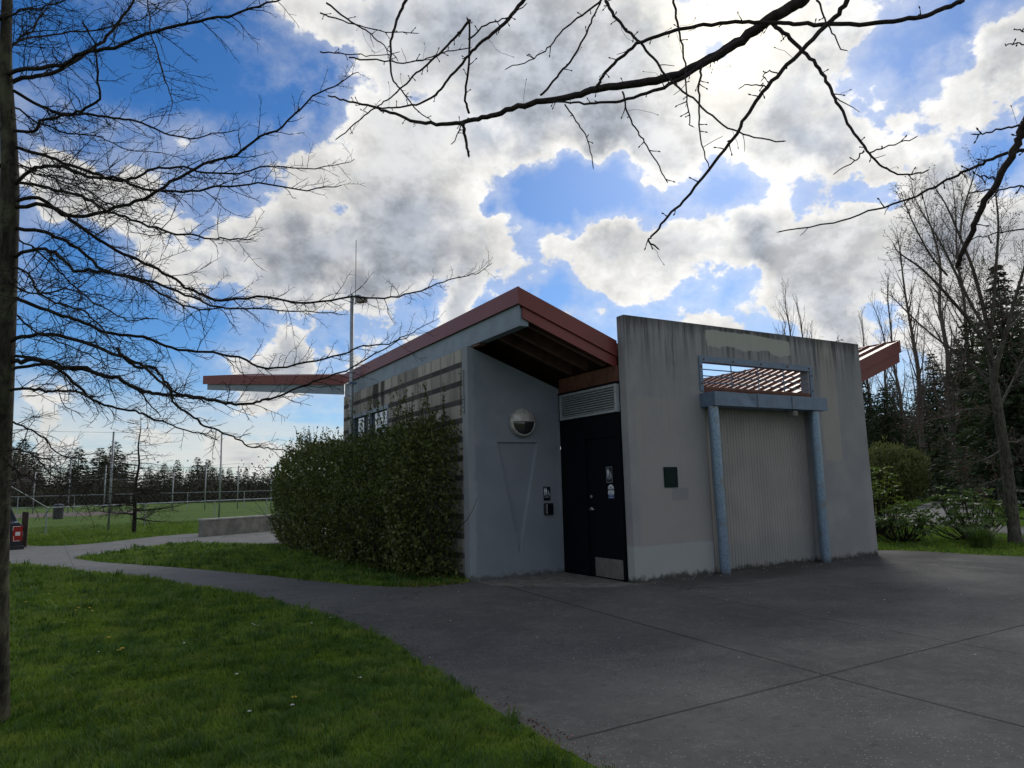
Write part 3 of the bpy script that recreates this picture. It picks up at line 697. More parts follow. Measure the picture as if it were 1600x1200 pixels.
def door():
    x = -.05
    # frame wall in dark paint, side panel, transom, recess
    mb = MB()
    mb.box((x, 1.22, -.05), (x+.12, 1.965, 2.78))                 # fixed side panel
    mb.box((x, .192, 2.44), (x+.12, 1.218, 2.78))                 # transom panel
    mb.box((x-.012, 1.17, 0), (x+.07, 1.222, 2.44)); mb.box((x-.012, .192, 0), (x+.07, .225, 2.44)); mb.box((x-.012, .225, 2.40), (x+.07, 1.17, 2.442))
    mb.box((x-.008, 1.26, .06), (x, 1.93, .09)); mb.box((x-.008, 1.26, 2.43), (x, 1.93, 2.445))
    mb.box((x-.010, .192, 2.78), (x+.12, 1.965, 2.80)); mb.box((x-.03, .192, 3.29), (x+.12, 1.965, 3.325))
    mb.box((x-.015, 1.925, 2.80), (x+.1, 1.965, 3.29)); mb.box((x+.08, .192, 2.80), (x+.1, 1.925, 3.29))
    sw = mb.build('door_screen', M_black, BLD, bevel=.003)
    mb = MB(); mb.box((x+.02, .228, .012), (x+.062, 1.166, 2.398))
    dr = mb.build('door', M_black, BLD, bevel=.003)
    mb = MB(); mb.box((x+.014, .255, .03), (x+.0195, 1.02, .345)); mb.build('kick_plate', M_kick, dr)
    mb = MB(); mb.tube([(x+.02, 1.055, 1.17), (x-.012, 1.055, 1.17)], .033, 16); mb.tube([(x-.012, 1.055, 1.17), (x-.045, 1.055, 1.17)], .012, 10)
    mb.tube([(x-.045, 1.065, 1.17), (x-.052, 1.02, 1.171), (x-.050, .96, 1.165), (x-.044, .915, 1.163)], [.013, .012, .011, .009], 10)
    mb.build('handle', M_chrome, dr, smooth=True)
    mb = MB(); mb.tube([(x+.02, 1.055, 1.385), (x+.002, 1.055, 1.385)], .032, 16); mb.tube([(x+.002, 1.055, 1.385), (x-.008, 1.055, 1.385)], .017, 12)
    mb.build('deadbolt', M_chrome, dr)
    # louver
    mb = MB(); y0, y1, z0, z1 = .20, 1.92, 2.805, 3.285; xl = x-.028
    for a, b_ in (((xl, y0, z0), (x+.05, y1, z0+.045)), ((xl, y0, z1-.045), (x+.05, y1, z1)), ((xl, y0, z0+.045), (x+.05, y0+.05, z1-.045)), ((xl, y1-.05, z0+.045), (x+.05, y1, z1-.045))): mb.box(a, b_)
    lv = mb.build('louver', M_alu, BLD, bevel=.003)
    mb = MB(); n = 9
    for i in range(n):
        z = z0 + .05 + (i + .1) * (z1 - z0 - .1) / n; d = .030
        mb.hexa([(xl+.006, y0+.051, z), (xl+.006, y1-.051, z), (x+.045, y1-.051, z+.045), (x+.045, y0+.051, z+.045),
                 (xl+.006, y0+.051, z+.012), (xl+.006, y1-.051, z+.012), (x+.045, y1-.051, z+.052), (x+.045, y0+.051, z+.052)])
    s = mb.build('slats', M_alu, lv)
    mb = MB(); mb.box((x+.06, y0, z0), (x+.075, y1, z1)); mb.build('screen', M_black, lv)
    mb = MB(); mb.hexa([(x+.01,.192,3.326),(x+.1,.192,3.326),(x+.1,1.968,3.326),(x+.01,1.968,3.326),(x+.01,.192,3.60),(x+.1,.192,3.60),(x+.1,1.968,3.60),(x+.01,1.968,3.60)])
    mb.build('rust_board', M_rust, BLD)
    return dr
door()
XV, ZV = 3.2, 2.845           # valley line of the butterfly roof
XL, ZL = -1.95, 4.755; XR, ZR = 8.32, 4.74
YF, YB = .20, 9.775
def zroof(x): return ZV + (ZL - ZV) * (XV - x) / (XV - XL) if x < XV else ZV + (ZR - ZV) * (x - XV) / (XR - XV)
def roof():
    mb = MB()
    t = .10
    yf = TW + .05
    def slab(xa, xb):
        za, zb = zroof(xa) - .02, zroof(xb) - .02
        mb.hexa([(xa,yf,za-t),(xb,yf,zb-t),(xb,YB-.03,zb-t),(xa,YB-.03,za-t),(xa,yf,za),(xb,yf,zb),(xb,YB-.03,zb),(xa,YB-.03,za)])
    slab(XL+.02, XV); slab(XV, XR-.02)
    rf = mb.build('roof', M_redroof, BLD)
    mb = MB()
    y = yf + .30
    while y < YB - .2:
        for xa, xb in ((XL+.05, XV-.1), (XV+.1, XR-.05)):
            za, zb = zroof(xa)-.021, zroof(xb)-.021
            mb.hexa([(xa,y-.016,za),(xb,y-.016,zb),(xb,y+.016,zb),(xa,y+.016,za),(xa,y-.010,za+.055),(xb,y-.010,zb+.055),(xb,y+.010,zb+.055),(xa,y+.010,za+.055)])
        y += .42
    mb.build('standing_seams', M_redroof, rf)
    # front fascia: upper band and lower, slightly set back band, each wing
    for (xa, xb) in ((XL, 0.0), (6.43, XR)):
        for nm, d0, d1, ya in (('fascia', 0.0, .275, 0.0), ('lower_fascia', .28, .47 if xa < 0 else .50, .022)):
            fa, fb = zroof(xa), zroof(xb)
            if xa < 0:
                x_, e_ = xb - .002, xa
                s0 = xa if nm == 'fascia' else xa + .09
                mb = MB(); 
                mb.hexa([(s0, YF+ya, zroof(s0)-d1), (x_, YF+ya, zroof(x_)-d1), (x_, YF+ya+.03, zroof(x_)-d1), (s0, YF+ya+.03, zroof(s0)-d1),
                         (s0, YF+ya, zroof(s0)-d0), (x_, YF+ya, zroof(x_)-d0), (x_, YF+ya+.03, zroof(x_)-d0), (s0, YF+ya+.03, zroof(s0)-d0)])
            else:
                x1_ = xb if nm == 'fascia' else xb - .06
                mb = MB(); s0 = xa - 1.0; x_ = x1_
                mb.hexa([(s0, YF+ya, zroof(s0)-d1), (x_, YF+ya, zroof(x_)-d1), (x_, YF+ya+.03, zroof(x_)-d1), (s0, YF+ya+.03, zroof(s0)-d1),
                         (s0, YF+ya, zroof(s0)-d0), (x_, YF+ya, zroof(x_)-d0), (x_, YF+ya+.03, zroof(x_)-d0), (s0, YF+ya+.03, zroof(s0)-d0)])
            o = mb.build(nm, M_red, rf)
    # thin drip edge between the bands
    for (xa, xb) in ((XL, -.002), (6.0, XR)):
        mb = MB(); mb.hexa([(xa,YF-.012,zroof(xa)-.285),(xb,YF-.012,zroof(xb)-.285),(xb,YF,zroof(xb)-.285),(xa,YF,zroof(xa)-.285),
                            (xa,YF-.012,zroof(xa)-.270),(xb,YF-.012,zroof(xb)-.270),(xb,YF,zroof(xb)-.270),(xa,YF,zroof(xa)-.270)])
        mb.build('drip_edge', M_red, rf)
    # eave fascias along the sides
    ys = [YF, 2.9, 5.9, 8.3, YB]
    for a, b_ in zip(ys, ys[1:]):
        mb = MB(); mb.box((XL-.002, a+.0015 if a > YF else a-.0005, ZL-.275), (XL+.03, b_-.0015, ZL)); mb.build('eave_fascia', M_red, rf)
    mb = MB(); mb.box((XR-.03, YF+.031, ZR-.275), (XR+.001, YB, ZR)); mb.box((XR-.10, YF+.06, ZR-.50), (XR-.06, YB, ZR-.276)); mb.build('eave_fascia', M_red, rf)
    # left eave beam (steel channel)
    mb = MB(); xb = XL + .05
    mb.box((xb, YF+.055, ZL-.60), (xb+.02, YB-.05, ZL-.277)); mb.box((xb-.0, YF+.055, ZL-.625), (xb+.16, YB-.05, ZL-.602)); mb.box((xb+.021, YF+.055, ZL-.60), (xb+.16, YF+.075, ZL-.34))
    mb.build('eave_beam', M_beam, rf)
    mb = MB(); mb.box((xb+.02, 1.7, ZL-.66), (-1.76, YB-.05, ZL-.626)); mb.build('bearing_plate', M_dark, rf)
    # rafters and soffit of the front overhang
    mb = MB()
    for xa, xb_ in ((XL+.12, 1.7), (5.0, XR-.12)):
        mb.hexa([(xa,YF+.06,zroof(xa)-.17),(xb_,YF+.06,zroof(xb_)-.17),(xb_,YB-.1,zroof(xb_)-.17),(xa,YB-.1,zroof(xa)-.17),
                 (xa,YF+.06,zroof(xa)-.13),(xb_,YF+.06,zroof(xb_)-.13),(xb_,YB-.1,zroof(xb_)-.13),(xa,YB-.1,zroof(xa)-.13)])
    mb.build('soffit', M_dark, rf)
    for y in (.46, .98, 1.50, 4.0, 6.0, 8.0):
        for xa, xb_ in ((XL+.24, -.06 if y < 2 else 1.0), (6.2, XR-.14)):
            mb = MB(); d = .42
            mb.hexa([(xa,y,zroof(xa)-d),(xb_,y,zroof(xb_)-d),(xb_,y+.09,zroof(xb_)-d),(xa,y+.09,zroof(xa)-d),
                     (xa,y,zroof(xa)-.171),(xb_,y,zroof(xb_)-.171),(xb_,y+.09,zroof(xb_)-.171),(xa,y+.09,zroof(xa)-.171)])
            mb.build('rafter', M_dark, rf)
    # valley gutter
    mb = MB(); mb.box((XV-.12, yf, ZV-.2), (XV+.12, YB-.05, ZV-.0)); mb.build('valley_gutter', M_dark, rf)
    # the wing that runs off to the left from the far corner, rising as it goes
    A0 = Vector((XL, YB, ZL)); A1 = Vector((-4.90, 15.2, 5.36))
    d = (A1 - A0); w = Vector((d.y, -d.x, 0)).normalized()
    if w.x < 0: w = -w
    w = (w + Vector((0, 0, .155))).normalized() * 2.4
    def ribbon(nm, p0, p1, h0, h1, depth, m, off=0.0):
        mb = MB(); dv = w.normalized() * depth; o_ = w.normalized() * off
        a, b_ = p0 + o_, p1 + o_
        lo = [a - Vector((0,0,h1[0])), b_ - Vector((0,0,h1[1])), b_ - Vector((0,0,h1[1])) + dv, a - Vector((0,0,h1[0])) + dv]
        hi = [a - Vector((0,0,h0[0])), b_ - Vector((0,0,h0[1])), b_ - Vector((0,0,h0[1])) + dv, a - Vector((0,0,h0[0])) + dv]
        mb.hexa(lo + hi); return mb.build(nm, m, rf)
    n = 4
    for i in range(n):
        p0, p1 = A0.lerp(A1, i/n), A0.lerp(A1, (i+1)/n - .0004)
        ribbon('wing_fascia', p0, p1, (0,0), (.275,.275), .03, M_red)
    u = d.normalized()
    B1 = A1 - u * .14
    ribbon('wing_beam', A0 + u * .02, B1, (.277,.277), (.56,.46), .03, M_beam, .05)
    ribbon('wing_roof', A0 + u*.02, A1 - u*.01, (.03,.03), (.14,.14), 2.3, M_redroof, .032)
    mb = MB(); mb.hexa([tuple(A1 - Vector((0,0,.275))), tuple(A1 + u*.03 - Vector((0,0,.275))), tuple(A1 + u*.03 + w - Vector((0,0,.275))), tuple(A1 + w - Vector((0,0,.275))),
                        tuple(A1), tuple(A1 + u*.03), tuple(A1 + u*.03 + w), tuple(A1 + w)]); mb.build('wing_fascia', M_red, rf)
    for k, tt in enumerate((.35, .75)):
        q = A0.lerp(A1, tt) + w * .8
        mb = MB(); mb.tube([(q.x, q.y, 0), (q.x, q.y, q.z - .15)], .07, 14)
        # carried by hidden brackets rather than posts: left out of the picture's open side
    return rf
roof()

# ---------------------------------------------------------------- fittings on the walls
def wall_lamp():
    r = empty('wall_lamp', 'round eyelid bulkhead lamp of pale cast metal on the blue-grey entrance wall', 'lamp', (-.905, 1.97, 2.75))
    R0 = .262
    def ring(y, rr, n=40): return [(rr*math.cos(2*math.pi*k/n), y, rr*math.sin(2*math.pi*k/n)) for k in range(n)]
    n = 40
    prof = [(-.001, R0*.97), (-.02, R0), (-.07, R0*1.0), (-.10, R0*.965), (-.112, R0*.90), (-.112, R0*.845), (-.085, R0*.83)]
    mb = MB(); vs = []; fs = []
    for y, rr in prof: vs += ring(y, rr)
    for i in range(len(prof)-1):
        for k in range(n): fs.append((i*n+k, i*n+(k+1) % n, (i+1)*n+(k+1) % n, (i+1)*n+k))
    mb.add(vs, fs); mb.build('housing', M_lampmetal, r, smooth=True)
    # hood: upper half dome
    mb = MB(); vs = []; fs = []; m_ = 10; nn = 24
    for i in range(m_+1):
        a = i / m_ * math.pi/2; rr = R0*.93*math.cos(a); y = -.105 - .11*math.sin(a)
        for k in range(nn+1):
            w = math.pi * k / nn; vs.append((rr*math.cos(w), y, rr*math.sin(w) + .012))
    for i in range(m_):
        for k in range(nn): q = i*(nn+1)+k; fs.append((q, q+1, q+nn+2, q+nn+1))
    mb.add(vs, fs)
    mb.box((-R0*.93, -.118, .004), (R0*.93, -.1, .02))
    mb.build('hood', M_lampmetal, r, smooth=True)
    mb = MB(); vs = []; fs = []
    for i in range(m_+1):
        a = i / m_ * math.pi/2; rr = R0*.86*math.cos(a); y = -.09 - .075*math.sin(a)
        for k in range(n): vs.append((rr*math.cos(2*math.pi*k/n), y, rr*math.sin(2*math.pi*k/n)))
    for i in range(m_):
        for k in range(n): fs.append((i*n+k, i*n+(k+1) % n, (i+1)*n+(k+1) % n, (i+1)*n+k))
    mb.add(vs, fs); mb.build('glass', M_lampglass, r, smooth=True)
wall_lamp()
def disc(mb, c, r, n=16, axis='y'):
    vs = [c] + [(c[0]+r*math.cos(2*math.pi*k/n), c[1], c[2]+r*math.sin(2*math.pi*k/n)) for k in range(n)]
    mb.add(vs, [(0, k+1, (k+1) % n + 1) for k in range(n)])
def text_mesh(s, size, m, parent, loc, name='lettering', rot=(math.pi/2, 0, 0)):
    cu = bpy.data.curves.new(name, 'FONT'); cu.body = s; cu.size = size; cu.align_x = 'CENTER'; cu.extrude = .0006
    o = bpy.data.objects.new(name, cu); COL.objects.link(o)
    me = bpy.data.meshes.new_from_object(o.evaluated_get(bpy.context.evaluated_depsgraph_get()))
    bpy.data.objects.remove(o); me.materials.clear(); me.materials.append(m)
    q = bpy.data.objects.new(name, me); COL.objects.link(q); q.parent = parent; q.location = loc; q.rotation_euler = rot
    return q
def restroom_sign(loc, rz, label, border=False, w=.155, h=.255):
    r = empty('restroom_sign', label, 'sign', loc, rz=rz)
    mb = MB(); mb.box((-w/2, -.008, 0), (w/2, 0, h)); mb.build('plate', M_signblk, r, bevel=.004)
    mb = MB(); y = -.0095
    def rect(x0, z0, x1, z1): mb.add([(x0,y,z0),(x1,y,z0),(x1,y,z1),(x0,y,z1)], [(0,1,2,3)])
    def quad(p): mb.add([(a, y, b_) for a, b_ in p], [tuple(range(len(p)))])
    zb = .098
    # man
    disc(mb, (-.047, y, zb+.128), .0095)
    quad([(-.065,zb+.115),(-.029,zb+.115),(-.029,zb+.062),(-.036,zb+.062),(-.036,zb+.0),(-.046,zb+.0),(-.047,zb+.055),(-.048,zb+.0),(-.058,zb+.0),(-.058,zb+.062),(-.065,zb+.062)])
    # woman
    disc(mb, (-.012, y, zb+.128), .0095)
    quad([(-.021,zb+.115),(-.003,zb+.115),(.006,zb+.068),(.001,zb+.066),(-.004,zb+.085),(.003,zb+.038),(-.005,zb+.038),(-.005,zb),(-.011,zb),(-.012,zb+.036),(-.013,zb),(-.019,zb),(-.019,zb+.038),(-.027,zb+.038),(-.020,zb+.085),(-.025,zb+.066),(-.030,zb+.068)])
    # wheelchair
    disc(mb, (.030, y, zb+.082), .008)
    rect(.026, zb+.030, .036, zb+.073); rect(.036, zb+.047, .054, zb+.053); rect(.030, zb+.027, .056, zb+.035)
    quad([(.050,zb+.034),(.058,zb+.034),(.066,zb+.006),(.059,zb+.004)]); rect(.060, zb+.003, .073, zb+.009)
    n = 22; ro, ri = .026, .019; cx, cz = .036, zb+.023
    for k in range(n):
        a, b_ = math.pi*(.75 + 1.2*k/n), math.pi*(.75 + 1.2*(k+1)/n)
        quad([(cx+ri*math.cos(a), cz+ri*math.sin(a)), (cx+ro*math.cos(a), cz+ro*math.sin(a)), (cx+ro*math.cos(b_), cz+ro*math.sin(b_)), (cx+ri*math.cos(b_), cz+ri*math.sin(b_))])
    if border:
        e = .004; t = .0035
        for a in ((-w/2+e, e, w/2-e, e+t), (-w/2+e, h-e-t, w/2-e, h-e), (-w/2+e, e, -w/2+e+t, h-e), (w/2-e-t, e, w/2-e, h-e), (-w/2+e, .083, w/2-e, .0865)): rect(*a)
    else: rect(-w/2+.006, .085, w/2-.006, .0865)
    mb.build('pictograms', M_white, r)
    text_mesh('RESTROOM', .019, M_white, r, (0, -.009, .058))
    return r
restroom_sign((-.39, 1.966, 1.32), 0, 'black restroom sign with white figures on the blue-grey entrance wall above the small black box')
restroom_sign((-.034, .515, 1.62), -math.pi/2, 'black restroom sign with white border mounted on the dark door', True, .17, .27)
def door_sticker():
    r = empty('door_sticker', 'white and blue round-topped notice sticker on the dark door below the sign', 'sticker', (-.0315, .50, 1.35), rz=-math.pi/2)
    w = .16; mb = MB(); y = -.002; n = 14
    pts = [(-w/2, 0), (w/2, 0), (w/2, .165)] + [(w/2*math.cos(math.pi*k/n), .165 + .075*math.sin(math.pi*k/n)) for k in range(1, n)] + [(-w/2, .165)]
    mb.add([(a, y, b_) for a, b_ in pts] + [(a, 0, b_) for a, b_ in pts], [tuple(range(len(pts)))] + [(i, i+len(pts), (i+1) % len(pts)+len(pts), (i+1) % len(pts)) for i in range(len(pts))])
    mb.build('paper', M_white, r)
    mb = MB(); y = -.0035
    mb.add([(-w/2, y, .137), (w/2, y, .137), (w/2, y, .167), (-w/2, y, .167)], [(0,1,2,3)])
    for z in (.105, .090, .18, .192): mb.add([(-w*.28, y, z), (w*.28, y, z), (w*.28, y, z+.005), (-w*.28, y, z+.005)], [(0,1,2,3)])
    mb.build('dark_band', M_signblk, r)
    mb = MB(); mb.add([(-w/2, y, .0), (w/2, y, .0), (w/2, y, .072), (-w/2, y, .072)], [(0,1,2,3)]); mb.build('blue_band', M_blue, r)
    y = -.005
    for z, k in ((.150, .36), (.045, .3), (.018, .36)):
        mb = MB(); mb.add([(-w*k, y, z), (w*k, y, z), (w*k, y, z+.006), (-w*k, y, z+.006)], [(0,1,2,3)]); mb.build('print_line', M_white, r)
door_sticker()
def reader_box():
    r = empty('card_reader_box', 'small black metal box with a grey strip on the entrance wall below the sign', 'box', (-.375, 1.97, 1.06))
    mb = MB(); mb.box((-.095, -.05, 0), (.095, -.001, .215)); mb.build('case', M_plastic, r, bevel=.008)
    mb = MB(); mb.box((-.06, -.054, .022), (-.042, -.0505, .195)); mb.build('strip', M_alu, r)
    mb = MB(); mb.box((-.03, -.055, .02), (.08, -.0505, .19)); mb.build('cover', M_black, r, bevel=.002)
reader_box()
def plaque():
    r = empty('bronze_plaque', 'dark green metal plaque with worn lines of lettering on the tall concrete wall', 'plaque', (.865, -.001, 1.515))
    w, h = .30, .345
    mb = MB(); mb.box((-w/2, -.018, 0), (w/2, 0, h)); mb.build('plate', M_plaque, r, bevel=.004)
    mb = MB(); e = .012
    for a in ((-w/2+e, e, w/2-e, e+.004), (-w/2+e, h-e-.004, w/2-e, h-e), (-w/2+e, e, -w/2+e+.004, h-e), (w/2-e-.004, e, w/2-e, h-e)):
        mb.box((a[0], -.021, a[1]), (a[2], -.0185, a[3]))
    rr = random.Random(3)
    z = h - .055; k = 0
    while z > .05:
        wd = .06 if k == 0 else rr.uniform(.075, .115)
        x = -wd
        while x < wd:
            l = rr.uniform(.012, .035); mb.box((x, -.021, z), (min(x+l, wd), -.0185, z+(.011 if k == 0 else .006))); x += l + .006
        z -= .026 if k == 0 else .017; k += 1
    mb.box((-w/2+.03, -.022, .028), (-w/2+.085, -.0185, .040))
    mb.build('raised_border_and_lines', M_plaque2, r)
plaque()
def security_cam(loc, label, rz=0, s=1.0, dome=False):
    r = empty('security_camera', label, 'camera', loc, rz=rz)
    mb = MB(); mb.box((-.075*s, -.05*s, -.025*s), (-.0*s, .05*s, .0)); mb.build('bracket', M_steel, r, bevel=.003)
    mb = MB(); mb.box((-.03*s, -.12*s, -.12*s), (.09*s, .06*s, -.027*s)); mb.build('body', mat('camera_housing', (.20, .19, .18), rough=.5), r, bevel=.008*s)
    mb = MB(); mb.tube([(.03*s, -.122*s, -.072*s), (.03*s, -.132*s, -.072*s)], .028*s, 14); mb.build('lens', M_lampglass, r)
security_cam((3.78, -.20, 2.914), 'small grey security camera hanging under the steel canopy')
def flag_pole():
    r = empty('antenna_mast', 'slim galvanised mast with a whip antenna beside the block wall', 'mast', (-2.12, 8.42, 0))
    zt = 6.62
    mb = MB(); mb.tube([(0,0,0), (0,0,3.4), (0,0,zt)], [.055,.055,.05], 14); mb.build('pole', M_pole, r, smooth=True)
    mb = MB(); mb.tube([(0,0,zt), (0,0,zt+.06)], [.06,.02], 12); mb.tube([(.08,-.03,zt-.2),(.085,-.03,zt+1.55)], .009, 6); mb.tube([(.0,0,zt-.2),(.085,-.03,zt-.2)], .012, 6)
    mb.build('antenna', M_wire, r)
    for z in (2.9, 4.3): 
        mb = MB(); mb.box((-.065,-.065,z),(.12,.065,z+.05)); mb.build('bracket', M_steel, r)
flag_pole()
c_ = security_cam((-1.98, 8.28, 6.62), 'security camera near the top of the antenna mast', rz=.5, s=1.5)
# ================================================================ trees with traced limbs
def perp(t, rr):
    a = t.orthogonal().normalized(); b_ = t.cross(a); w = rr.uniform(0, 2*math.pi)
    return a * math.cos(w) + b_ * math.sin(w)
def jitter_line(p, d, L, n, rr, wig=.25, up=0.0):
    pts = [p.copy()]; d = d.normalized()
    for i in range(n):
        d = (d + Vector((rr.gauss(0,1), rr.gauss(0,1), rr.gauss(0,1))) * wig * .5 + Vector((0,0,up))).normalized()
        pts.append(pts[-1] + d * (L / n))
    return pts
def twigs(mb, line, rads, rr, step, L0, ang=(35, 75), depth=1, sub=.38, flat=.45, up=.02, r0=.0035, taper=True, sides=3, start=.0, wig=.3, buds=None, rmin=.0010):
    """side shoots along a limb; 'flat' presses them towards the limb's own spreading plane"""
    total = sum((line[i+1]-line[i]).length for i in range(len(line)-1)); acc = 0; nxt = total * start + rr.uniform(0, step)
    for i in range(len(line)-1):
        seg = line[i+1] - line[i]; l = seg.length
        if l < 1e-6: continue
        t = seg / l
        while nxt < acc + l:
            k = (nxt - acc) / l; p = line[i] + seg * k; s = nxt / total
            d = perp(t, rr); d.z *= flat; d = (d - t * d.dot(t))
            d = d.normalized() if d.length > 1e-5 else perp(t, rr)
            a = math.radians(rr.uniform(*ang)); dr = t * math.cos(a) + d * math.sin(a)
            L = L0 * (1.0 - .55 * s if taper else 1.0) * rr.uniform(.35, 1.15)
            n = 4 if L > .12 else 3
            ln = jitter_line(p, dr, L, n, rr, wig, up)
            rr_ = min(r0, (rads[i] * .6 if isinstance(rads, list) else r0)) * (.6 + .4 * L / L0)
            rr_ = max(rr_, rmin * 1.3)
            mb.tube(ln, [rr_ + (rmin - rr_) * (j / n) for j in range(n+1)], sides, False)
            if buds is not None: buds.append(ln[-1])
            if depth > 0 and L > .07:
                twigs(mb, ln, rr_, rr, step * .8, L * sub, (30, 70), depth - 1, sub, flat, up, rr_ * .7, True, 3, .15, wig, buds, rmin)
            nxt += step * rr.uniform(.5, 1.5)
        acc += l

def trace(pix, d0, d1, bulge=0.0, k=4):
    """limb read off as a bearing path, then given its own depth from the trunk outwards"""
    n = len(pix); out = []
    Ls = [0]
    for i in range(1, n): Ls.append(Ls[-1] + math.hypot(pix[i][0]-pix[i-1][0], pix[i][1]-pix[i-1][1]))
    for (x, y), l in zip(pix, Ls):
        t = l / Ls[-1]; out.append(at(x, y, d0 + (d1 - d0) * t + bulge * math.sin(math.pi * t)))
    return catmull(out, k)

